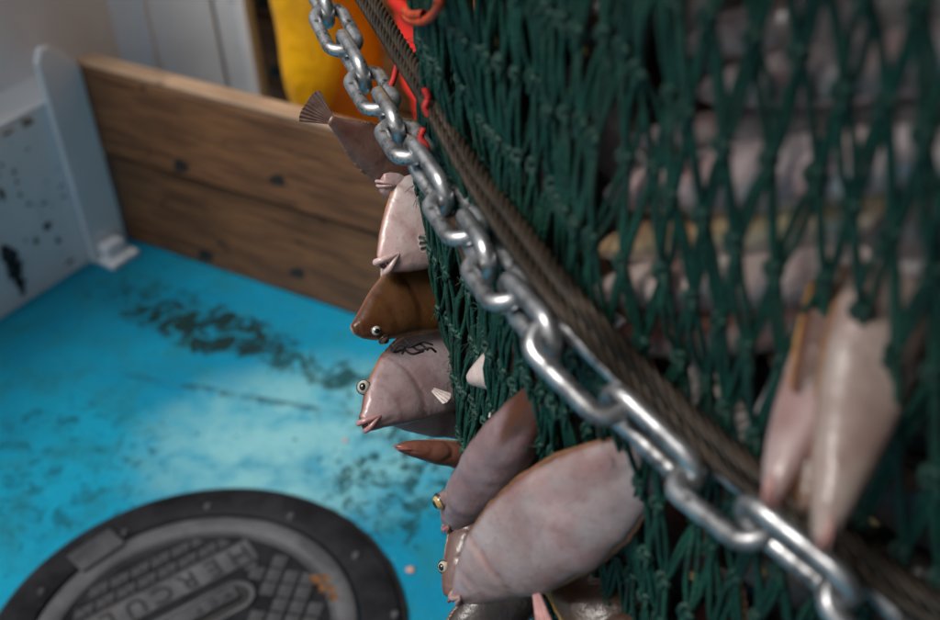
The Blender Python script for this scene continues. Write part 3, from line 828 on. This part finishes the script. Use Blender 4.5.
PX = (0, .03, .07, .13, .22, .34, .5, .65, .8, .9, 1)
PROF = {  # half heights above and below the axis and half thickness, snout .. tail root (shares of the largest)
    'flat': ((.18, .30, .44, .62, .82, .96, 1, .92, .64, .36, .17), (.18, .27, .39, .55, .76, .91, .95, .88, .60, .34, .16), (.38, .62, .80, .93, 1, 1, .95, .80, .55, .36, .22)),
    'grey': ((.17, .27, .47, .70, .92, 1.04, 1.06, .95, .64, .36, .17), (.17, .23, .29, .42, .60, .78, .86, .82, .58, .34, .16), (.42, .66, .84, .95, 1, 1, .95, .80, .55, .36, .22)),
    'brown': ((.07, .18, .33, .55, .84, 1.06, 1.10, .98, .66, .36, .17), (.10, .26, .37, .45, .54, .66, .74, .72, .54, .32, .16), (.36, .62, .80, .93, 1, 1, .95, .80, .55, .36, .22)),
    'big': ((.14, .27, .42, .60, .82, .98, 1.03, .95, .66, .36, .17), (.16, .28, .40, .54, .74, .92, .98, .90, .62, .34, .16), (.40, .64, .82, .95, 1, 1, .95, .80, .55, .36, .22)),
    'round': ((.30, .50, .64, .78, .91, 1, .97, .80, .50, .33, .22), (.30, .44, .56, .72, .90, 1, .95, .76, .48, .32, .22), (.32, .52, .68, .84, .96, 1, .92, .70, .42, .26, .16))}
def half(kind, s, up=True): return float(np.interp(s, PX, PROF[kind][0 if up else 1]))
def lerp3(a, b, t): return tuple(a[i] + (b[i] - a[i]) * t for i in range(3))
def fish_mesh(name, kind, L, H, T, front, back, edge, belly=None, bend=0.0, n=70, m=40, seed=0, gill=True, relief=1.0, tailc=None, tails=.6):
    """body along +x from the snout, +y dorsal, +z the side turned to the viewer"""
    V, F, Cc = [], [], []; rv = random.Random(seed)
    for i in range(n + 1):
        s = (i / n) ** 1.35
        hu, hl = half(kind, s) * H / 2, half(kind, s, False) * H / 2; t = float(np.interp(s, PX, PROF[kind][2])) * T / 2
        jt = Vector((s * 9 + seed * 1.7, seed, 0)); hu *= 1 + .05 * mnoise.noise(jt) + .02 * mnoise.noise(jt * 4); hl *= 1 + .06 * mnoise.noise(jt + Vector((0, 5, 0))) + .025 * mnoise.noise(jt * 4)
        if i == 0: hu *= .55; hl *= .55; t *= .5
        for k in range(m):
            a = 2 * PI * k / m; ca, sa = math.cos(a), math.sin(a)
            y = (hu if ca > 0 else hl) * ca
            z = t * math.copysign(abs(sa) ** (1.0 if kind == 'round' else .9), sa)
            yr = y / (H / 2); sg = .255 - .075 * yr * yr + .02 * yr      # edge of the gill cover
            g1 = 0
            if gill:
                g = 1 / (1 + math.exp((s - sg) * 130)); g1 = math.exp(-((s - sg - .010) / .007) ** 2)
                sp_ = .155 - .12 * yr * yr; g2 = math.exp(-((s - sp_) / .009) ** 2)   # inner cheek crease
                z *= 1 + .13 * g - .13 * g1 - .07 * g2
                jaw = math.exp(-((yr + .10 + s * 1.3) / .035) ** 2) * (1 if s < .11 else 0); z *= 1 - .12 * jaw
            q = Vector((s * L * 55 + seed * 3.1, y * 55, math.copysign(1, sa) * 2))
            z += relief * t * (.11 * mnoise.noise(q * .7) + .05 * mnoise.noise(q * 1.9) + .02 * mnoise.noise(q * 4)) * abs(sa)
            lat = math.exp(-((yr - .10 - .25 * max(0, .3 - s)) / .018) ** 2) * (1 if .26 < s < .96 else 0)
            x = s * L; z += bend * L * (s - .2) ** 2
            V.append((x, y, z))
            mixf = .5 + .5 * max(-1, min(1, sa * 5)); c = lerp3(back, front, mixf)
            e = max(0, abs(ca) - .90) / .10; c = lerp3(c, edge, .75 * e ** 1.3)
            if belly is not None: c = lerp3(c, belly, max(0, -ca) ** 1.2 * (.75 if kind in ('big', 'grey') else 1))
            if gill: c = lerp3(c, (c[0] * .62, c[1] * .38, c[2] * .36), .75 * g1 + .35 * g2)
            c = lerp3(c, (c[0] * .6, c[1] * .55, c[2] * .5), .5 * lat)
            if gill: c = lerp3(c, (c[0] * .95, c[1] * .66, c[2] * .64), max(0, 1 - s / .20) * .55)
            mot = mnoise.noise(Vector((x * 38 + seed, y * 38, sa))); c = lerp3(c, (c[0] * .78, c[1] * .56, c[2] * .55), min(1, max(0, mot) * 1.3))
            if tailc: c = lerp3(c, tailc, 1 / (1 + math.exp(-(s - tails + .05 * math.sin(y * 300) ) * 60)))
            Cc.append((*c, 1))
    for i in range(n):
        for k in range(m): F.append((i * m + k, i * m + (k + 1) % m, (i + 1) * m + (k + 1) % m, (i + 1) * m + k))
    F.append(list(range(m))[::-1]); F.append([n * m + k for k in range(m)])
    me = mesh(name, V, F); ca_ = me.color_attributes.new('Col', 'FLOAT_COLOR', 'POINT')
    ca_.data.foreach_set('color', np.array(Cc, np.float32).ravel())
    bm_ = bmesh.new(); bm_.from_mesh(me); bmesh.ops.recalc_face_normals(bm_, faces=bm_.faces[:]); bm_.to_mesh(me); bm_.free()
    me.materials.append(FM); return me
def fin_strip(name, kind, L, H, s0, s1, width, sign, bend, n=110):
    """narrow fin fringe folded along one edge of the body, with real thickness"""
    V, F = [], []
    for i in range(n + 1):
        s = s0 + (s1 - s0) * i / n; h = half(kind, s, sign > 0) * H / 2
        wd = width * math.sin(PI * min(1, max(0, i / n))) ** .6 * (.8 + .25 * mnoise.noise(Vector((i * .31, sign, L * 50)))); z0 = bend * L * (s - .2) ** 2
        rip = .0004 * math.sin(i * 1.9)
        for (yy, zz) in ((h - .0016, .0010), (h + wd, rip + .0003), (h + wd, rip - .0003), (h - .0016, -.0010)):
            V.append((s * L + (yy - h) * .5, sign * yy, z0 + zz))
    for i in range(n):
        for k in range(4): F.append((i * 4 + k, i * 4 + (k + 1) % 4, i * 4 + 4 + (k + 1) % 4, i * 4 + 4 + k))
    return mesh(name, V, F, True)
def fan_fin(name, length, spread, root, n=12, thick=.0012, notch=0.06, sweep=0):
    """fan-shaped fin opening along +x, ribbed by its rays"""
    V, F = [], []
    for i in range(n + 1):
        a = sweep + (i / n - .5) * spread; rip = (.5 if i % 2 else -.5) * thick
        ln = length * (1 - notch * (1 - abs(2 * i / n - 1)) - .10 * abs(2 * i / n - 1) ** 4)
        y0 = (i / n - .5) * root
        for r in (0, .35, .7, 1):
            x = ln * r * math.cos(a); y = y0 + ln * r * math.sin(a); tk = thick * (1 - .6 * r)
            V.append((x, y, rip * r + tk / 2)); V.append((x, y, rip * r - tk / 2))
    for i in range(n):
        for r in range(3):
            a = i * 8 + r * 2; b = (i + 1) * 8 + r * 2
            F.append((a, a + 2, b + 2, b)); F.append((a + 1, b + 1, b + 3, a + 3))
        a = i * 8 + 6; b = a + 8; F.append((a, a + 1, b + 1, b))
    for e in (0, n):
        for r in range(3): a = e * 8 + r * 2; F.append((a, a + 1, a + 3, a + 2) if e == 0 else (a, a + 2, a + 3, a + 1))
    return mesh(name, V, F, False)
def ball(name, r, seg=16, sx=1, sy=1, sz=1):
    bmx = bmesh.new(); bmesh.ops.create_uvsphere(bmx, u_segments=seg, v_segments=seg // 2 + 2, radius=r)
    for v_ in bmx.verts: v_.co = Vector((v_.co.x * sx, v_.co.y * sy, v_.co.z * sz))
    return bm_mesh(name, bmx, True)
def lip_mesh(name, r, rt, a0, a1, n=12):
    a = np.linspace(a0, a1, n); P = np.stack([-.35 * r * np.cos(a * 0), r * np.cos(a), .75 * r * np.sin(a)], 1)
    P[:, 0] = 0
    rad = rt * np.sqrt(np.clip(1 - (np.linspace(-1, 1, n) * .97) ** 2, .02, 1)) ** .6
    Vv, Ff = tube_arrays(P[None], rad[None], 8, np.array([[1., 0, 0]])); return np_mesh(name, Vv, Ff)

PALE = (.50, .37, .355); PALEW = (.62, .53, .51); GREY = (.36, .285, .30); BRN = (.105, .045, .014); DBR = (.042, .022, .012); ORG = (.33, .13, .035)
def fish(label, sn, tl, L, H, T, kind='flat', front=PALE, back=BRN, edge=ORG, belly=None, twist=0, flip=False, bend=0.0, eye=None, eye2=None,
         lip=LIP, lips=True, mouth=True, fins=True, finm=FIN, tail=True, pect=None, seed=0, group=None, name='fish', gill=True, finw=.0022, lipk=.85, gape=18, tailc=None, tails=.6, skin=None):
    S = at(*sn) if not isinstance(sn, Vector) else sn
    E_ = at(*tl) if not isinstance(tl, Vector) else tl
    X = (E_ - S).normalized(); vd = (CAM - S).normalized()
    Z = (vd - X * vd.dot(X)).normalized(); Z = Matrix.Rotation(R_(twist), 3, X) @ Z; Y = Z.cross(X)
    mx = Matrix((X, Y, Z)).transposed().to_4x4(); mx.translation = S
    root = empty(name, mat=mx); tag(root, label, 'fish', group)
    sg = -1 if flip else 1
    body = link('body', fish_mesh('body', kind, L, H, T, front, back, edge, belly, bend, seed=seed, gill=gill, tailc=tailc, tails=tails), None, root)
    if skin: body.data.materials[0] = skin
    zb = lambda s: bend * L * (s - .2) ** 2
    if fins:
        finm0 = simple('fin_edge', edge, .3, 0, .25, 150)
        link('dorsal_fin', fin_strip('dorsal_fin', kind, L, H, .12, .95, finw, sg, bend), finm0, root)
        link('anal_fin', fin_strip('anal_fin', kind, L, H, .30, .95, finw, -sg, bend), finm0, root)
    if tail:
        link('tail_fin', fan_fin('tail_fin', L * .20, .95, H * .17, 18), finm, root, Matrix.Translation((L * .985, 0, zb(1))))
    r0 = half(kind, 0) * H / 2 * lipk
    if lips:
        lip = simple('lip_skin', lerp3(front, LIPC[lip], .60), .3, 0, .25, 140, coat=.3)
        xc = L * .035 * lipk + .004; jl = xc + .003; zw = float(np.interp(xc / L, PX, PROF[kind][2])) * T / 2 * 1.04; gp = H * .042 * lipk; rt = (.0011 + H * .010) * lipk
        for nm, sgn, dx in (('upper_lip', 1, 0), ('lower_lip', -1, .0018)):
            a = np.linspace(-PI / 2, PI / 2, 18)
            Pq = np.stack([xc - (jl - dx) * np.cos(a) ** .7, sg * (sgn * gp * np.cos(a) ** .8 - H * .015), zw * np.sin(a)], 1)
            rad = rt * (.55 + .55 * np.cos(a) ** .8)
            Vv, Ff = tube_arrays(Pq[None], rad[None], 9, np.array([[0., 1, 0]])); link(nm, np_mesh(nm, Vv, Ff), lip, root)
        if mouth: link('mouth', ball('mouth', 1.0, 14, jl * .80, gp * .92, zw * .86), MOU, root, Matrix.Translation((xc * .75, -sg * H * .015, 0)))
    for ey in (eye, eye2):
        if not ey: continue
        # (s along body, y as a share of the half height, z in metres, radius, material, look direction)
        s, yy, zz, r, em, look = ey
        h = half(kind, s, not flip) * H / 2; c = Vector((s * L, sg * yy * h, zz))
        lk = Vector(look); lk.y *= sg; lk.normalize()
        q0 = lk.to_track_quat('Z', 'Y').to_matrix().to_4x4()
        skin_c = simple('eye_skin', tuple(x * .8 for x in lerp3(front, edge, .5)), .3, 0, .3, 120, coat=.3)
        mnd = Matrix.Translation(c - lk * r * .45 + Vector((r * .55, -sg * r * .35, 0)))
        link('eye_mound', ball('eye_mound', r * 1.22, 18, 1.25, 1, .9), skin_c, root, mnd)
        eo = link('eye', ball('eye', r, 22), em, root, Matrix.Translation(c))
        q = q0.copy(); q.translation = lk * r * .60
        link('pupil', ball('pupil', r * .66, 18, 1, .92, .72), EYB, eo, q)
        q2 = q0.copy(); q2.translation = lk * r * .12
        link('eyelid', ring_mesh('eyelid', r * .97, r * .22, 0, 24, 6), DRK, eo, q2)
    if pect:
        s, yy, zz, ln, ang = pect[:5]; h = half(kind, s) * H / 2
        mp = Matrix.Translation((s * L, yy * h, zz)) @ Matrix.Rotation(R_(ang), 4, 'Z') @ Matrix.Rotation(R_(-25), 4, 'Y')
        link('pectoral_fin', fan_fin('pectoral_fin', ln, .55, ln * .25, 7, .0012, .0), pect[5] if len(pect) > 5 else FIN, root, mp)
    return root

# --- fish sticking out of the left edge of the bag (top to bottom)
fish('brown fish tail sticking out left beside the chain', (455, 202, 1.12), (352, 134, 1.075), .135, .044, .018, front=(.19, .105, .08), back=BRN, edge=(.20, .12, .085), finm=simple('tail_brown', (.24, .14, .11), .35, 0, .3, 120), lips=False, seed=1)
fish('small pale snout poking out left below the chain', (381, 183, 1.085), (462, 190, 1.14), .16, .052, .026, 'round', front=(.58, .43, .42), back=GREY, edge=(.50, .36, .35), seed=2, gill=False)
fish('pinkish white fish head with open mouth above the brown head', (382, 264, 1.07), (468, 190, 1.115), .23, .104, .018, kind='big', lipk=1.3, front=(.70, .59, .58), back=BRN, seed=3, twist=8, pect=(.20, -.35, .010, .022, 150), eye=None)
fish('white belly edge of a fish hanging behind the pinkish head', (388, 300, 1.10), (430, 215, 1.14), .20, .060, .02, front=(.66, .63, .64), back=(.5, .42, .40), edge=(.62, .5, .46), seed=4, gill=False, lips=False)
fish('glossy brown flatfish head with silvery eye pointing left over the deck', (352, 329, 1.065), (470, 283, 1.125), .23, .086, .020, kind='brown', front=(.115, .050, .013), back=PALEW, edge=(.40, .20, .09), flip=True, twist=-6, lip=LIPR, lips=False, finm=FINB, seed=5,
     eye=(.070, .55, .0058, .0042, simple('eye_silver', (.42, .40, .36), .2, 0, .2, 300, coat=1.0), (-.2, .4, 1)), eye2=(.095, 1.0, .002, .0046, FINB, (0, 1, .5)))
fish('grey pink flatfish with round white eye and puckered lips', (364, 424, 1.065), (468, 352, 1.125), .21, .083, .020, kind='grey', lipk=1.15, gape=35, belly=(.34, .28, .30), front=(.45, .36, .375), back=BRN, twist=4, seed=6, lip=LIPR,
     eye=(.088, 1.10, -.001, .0054, EYW, (-.55, .30, .75)), pect=(.31, -.20, .011, .016, -75, FIN))
fish('pale belly of a fish under the grey pink flatfish', (392, 420, 1.10), (480, 405, 1.15), .18, .055, .022, front=(.50, .42, .44), back=GREY, edge=(.42, .30, .28), seed=7, lips=False, gill=False)
fish('thin brown fish snout pointing left below the grey fish', (399, 447, 1.07), (480, 458, 1.10), .16, .022, .022, 'round', front=(.20, .085, .055), back=BRN, edge=(.30, .15, .10), seed=8, lip=LIPR, finm=FINB, pect=(.34, -.8, .0, .020, -80, FINB))
# --- lower group
h9 = hit(640, 455) or .8
fish('thin dark fish with yellow ringed eye behind the big pale fish', (451, 598, 1.02), (486, 500, 1.03), .20, .040, .026, 'round', front=(.17, .10, .085), back=DBR, edge=(.28, .16, .09), seed=9, lip=LIPR,
     eye=(.10, .92, .003, .0047, EYW, (-.35, .5, .8)))
fish('slender mauve pink fish with yellow eye and red lips hanging head down', (451, 522, .985), (547, 394, .842), .235, .045, .040, 'round', front=(.33, .235, .245), back=DBR, edge=(.17, .08, .05), lipk=1.4, seed=10, tailc=(.10, .035, .012), tails=.60, lip=LIPR, fins=False,
     eye=(.125, .86, .011, .0060, EYG, (-.3, .35, .9)), gill=False)
fish('largest pale pink fish hanging head down at the bottom of the net', (459, 594, .945), (652, 456, h9 + .006), .27, .072, .026, kind='big', lipk=1.3, belly=(.27, .235, .245), front=(.47, .375, .37), back=BRN, edge=(.22, .10, .05), twist=6, seed=11, bend=-.04,
     pect=(.30, -.85, .006, .028, -100, LIP))
fish('dark mottled fish tail hanging below the big pale fish', (560, 545, .98), (492, 612, .985), .14, .045, .018, front=(.050, .036, .032), back=DBR, edge=(.10, .07, .05), finm=FINB, lips=False, seed=12)
fish('white fish snout poking through the net under the chain', (470, 379, (hit(480, 375) or 1) - .03), (560, 352, (hit(520, 365) or 1) + .06), .15, .052, .030, front=(.62, .52, .50), back=GREY, edge=(.5, .36, .32), seed=13, gill=False, lips=False)
# --- blurred fish close to the camera on the right
hr = hit(820, 420)
print('hr', hr, 'h9', h9)
fish('blurred pale pink fish hanging over the wire rope, left of a pair', (772, 500, hr - .055), (846, 322, hit(846, 322) + .015), .20, .040, .020, front=(.56, .42, .41), back=(.14, .05, .012), edge=(.40, .20, .12), twist=-35, seed=14, lip=LIPR, gill=False)
fish('blurred cream fish hanging over the wire rope, right of a pair', (822, 543, hr - .06), (892, 290, hit(882, 290) + .030), .25, .044, .020, front=(.46, .38, .34), back=(.16, .06, .015), edge=(.24, .11, .04), twist=4, seed=15, lip=LIPR, gill=False)
fish('brown flank of a fish between the blurred pair', (806, 512, hr - .052), (858, 310, hit(858, 310) + .018), .22, .046, .016, front=(.12, .042, .012), back=PALE, edge=(.35, .17, .05), seed=17, lips=False, gill=False)
fish('brown flatfish with orange edge behind the net at the bottom', (655, 690, (hit(630, 610) or .8) + .0), (592, 560, (hit(600, 560) or .8) + .03), .20, .075, .02, front=(.075, .035, .015), back=PALE, edge=(.42, .24, .04), seed=16, lips=False)
# --- silver fish lying across inside the net
SIL = dict(kind='round', back=(.10, .09, .07), edge=(.045, .038, .025), belly=(.80, .80, .81), twist=0, lips=False, fins=False, tail=True, gill=True, skin=FMS)
def inner(label, a, b, L, H, T, front, da=.046, db=.046, **kw):
    pa = at(a[0], a[1], (hit(*a) or 1.0) + da); pb = at(b[0], b[1], (hit(*b) or .7) + db)
    k = dict(SIL); k.update(kw); return fish(label, pa, pb, L, H, T, front=front, **k)
inner('dim bluish fish at the very top of the net', (690, 45), (930, 6), .26, .036, .034, (.30, .31, .33), .07, .08, seed=23)
inner('bluish silver fish near the top of the net, second row', (705, 92), (930, 58), .26, .030, .032, (.56, .52, .55), .05, .04, seed=27)
inner('silver white fish lying across inside the net, upper row', (640, 140), (900, 116), .28, .026, .030, (.60, .60, .62), .075, .06, seed=21)
inner('long blue white fish lying across inside the net under the upper row', (612, 196), (900, 156), .30, .036, .036, (.86, .80, .83), .045, .035, seed=28)
inner('silver fish with yellow back lying across the middle of the net', (606, 250), (870, 204), .30, .034, .036, (.86, .72, .42), .050, .042, seed=22, edge=(.24, .17, .05))
inner('cream white fish below the yellow backed one inside the net', (600, 292), (850, 262), .28, .036, .036, (.88, .80, .76), .04, .035, seed=29, edge=(.10, .06, .03))
inner('reddish fish lying lower inside the net above the wire rope', (620, 340), (800, 312), .22, .036, .034, (.26, .13, .11), seed=25, edge=(.10, .03, .02))
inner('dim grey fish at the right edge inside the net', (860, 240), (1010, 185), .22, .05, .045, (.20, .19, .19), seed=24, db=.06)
inner('white fish belly showing through the net beside the blurred pair', (757, 455), (838, 330), .16, .032, .03, (.66, .66, .68), seed=26, da=.02, db=.03)

# --- the rest of the catch, packed inside the net, colours darkened to stand for the shade there
proto = []
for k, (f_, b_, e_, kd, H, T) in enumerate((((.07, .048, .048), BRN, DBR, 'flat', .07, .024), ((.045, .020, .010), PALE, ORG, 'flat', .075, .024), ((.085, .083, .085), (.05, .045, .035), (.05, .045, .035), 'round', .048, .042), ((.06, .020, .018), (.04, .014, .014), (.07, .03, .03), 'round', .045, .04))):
    m1 = fish_mesh('body', kd, .22, H, T, f_, b_, e_, None, 0, 22, 16, 40 + k)
    t1 = fan_fin('tail_fin', .042, .75, H * .17); t1.materials.append(FINB); e1 = ball('eye', .006, 12); e1.materials.append(EYG)
    proto.append((m1, t1, e1, H, T))
rp = random.Random(12); cnt = 0
taken = []
for k in range(900):
    th = thc + rp.uniform(-1.45, 1.25); z = rp.uniform(.45, 1.30)
    if any(abs(th - a_) < .20 and abs(z - b_) < .055 for a_, b_ in taken): continue
    p = Vector(bag_pt(th, z, -.055 - rp.random() * .03))
    nrm = Vector((math.cos(th), math.sin(th), 0)); tx = Vector((-math.sin(th), math.cos(th), 0)); ang = rp.gauss(0, .45) + (PI if rp.random() < .5 else 0)
    X = (tx * math.cos(ang) + Vector((0, 0, 1)) * math.sin(ang)).normalized(); Y = nrm.cross(X)
    mx = Matrix((X, Y, nrm)).transposed().to_4x4(); m1, t1, e1, H, T = proto[rp.randrange(4)]
    mx.translation = p - X * .11
    ok = True
    for e_ in (-.135, -.07, .07, .15):
        w_ = p + X * e_; x_, y_ = w_.x - BX, w_.y - BY
        if math.hypot(x_, y_) > brad(w_.z, math.atan2(y_, x_)) - .018: ok = False
    if not ok: continue
    taken.append((th, z)); cnt += 1
    r_ = empty('packed_fish', mat=mx); tag(r_, 'fish packed against the inside of the net between the meshes, coloured dark for shade', 'fish', 'fish packed inside the net')
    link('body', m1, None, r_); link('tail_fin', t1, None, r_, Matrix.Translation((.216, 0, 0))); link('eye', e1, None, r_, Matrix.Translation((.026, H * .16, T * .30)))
print('packed fish', cnt)

# ================================================================== small things
OR = simple('orange_twine', (.48, .055, .012), .6, 0, .3, 200)
def cord(name, pts, r, mat, label, cat, n=60, parent=None, sides=7):
    P, _ = spline(pts, n); o0 = np.array(list(pts[0])); Vv, Ff = tube_arrays((P - o0)[None], r, sides)
    o = link(name, np_mesh(name, Vv, Ff), mat, parent); o.location = pts[0]
    if label: tag(o, label, cat)
    return o
def on_net(px, py, off=.008): return at(px, py, hit(px, py, off) or (hit(px + 14, py, off) or 1.12))
cord('orange_twine_loop', [on_net(*q, .012) for q in ((437, -6), (439, 6), (430, 18), (418, 22), (407, 18), (405, 10), (411, 15), (424, 14))], .0029, OR, 'loop of orange red twine tied at the top of the net', 'twine')
RT = simple('red_twine', (.45, .015, .012), .6, 0, .3, 200)
for k, (pts, lb) in enumerate(((((398, 62), (396, 70), (394, 78), (391, 86)), 'short red twine end beside the wire rope, upper'), (((424, 88), (428, 98), (425, 108), (429, 116)), 'red twine lashing on the net right of the wire rope'), (((424, 128), (421, 138), (427, 148), (425, 162)), 'red twine end hanging between chain and wire rope'))):
    cord('red_twine', [at(x, y, (1.0, .885, .925)[k]) for x, y in pts], .0024, RT, lb, 'twine', 24)
BRC = simple('brown_cord', (.10, .052, .025), .75, 0, .4, 150)
cord('brown_cord', [at(x, y, (hit(x, y, .012) or 1.0)) for x, y in ((440, 196), (449, 212), (457, 228), (464, 246), (470, 262))], .0050, BRC, 'old brown cord threaded along the chain', 'cord')
BLW = simple('black_weed', (.006, .005, .005), .85, 0, .3, 100)
SW = empty('seaweed', at(400, 348, 1.055)); tag(SW, 'black wiry seaweed lying on the grey pink fish', 'seaweed')
so_ = at(400, 348, 1.055)
for pts in (((393, 352), (400, 345), (410, 347), (422, 342), (433, 345)), ((402, 354), (408, 344), (418, 350), (430, 348), (436, 352)), ((390, 345), (394, 352), (404, 350), (412, 354), (424, 351)), ((405, 340), (412, 346), (420, 344), (428, 350))):
    P, _ = spline([at(x, y, 1.052 + random.uniform(-.004, .004)) - so_ for x, y in pts], 40); Vv, Ff = tube_arrays(P[None], .0010, 5); link('stem', np_mesh('stem', Vv, Ff), BLW, SW)
# scraps on the deck
SCR = simple('scrap_pink', (.55, .30, .24), .4, 0, .25, 90)
for px, py, r, lb in ((52, 274, .012, 'small pink fish scrap on the deck by the white bulwark'), (411, 571, .006, 'small pale scrap on the blue deck right of the manhole cover'), (345, 441, .004, 'tiny pale scrap on the blue deck below the grey fish')):
    me = ball('scrap', r, 14, 1.2, .9, .55)
    for v_ in me.vertices: v_.co *= 1 + .35 * mnoise.noise(v_.co * 220)
    q = deck(px, py); o = link('fish_scrap', me, SCR); o.location = (q.x, q.y, r * .5); tag(o, lb, 'fish scrap')
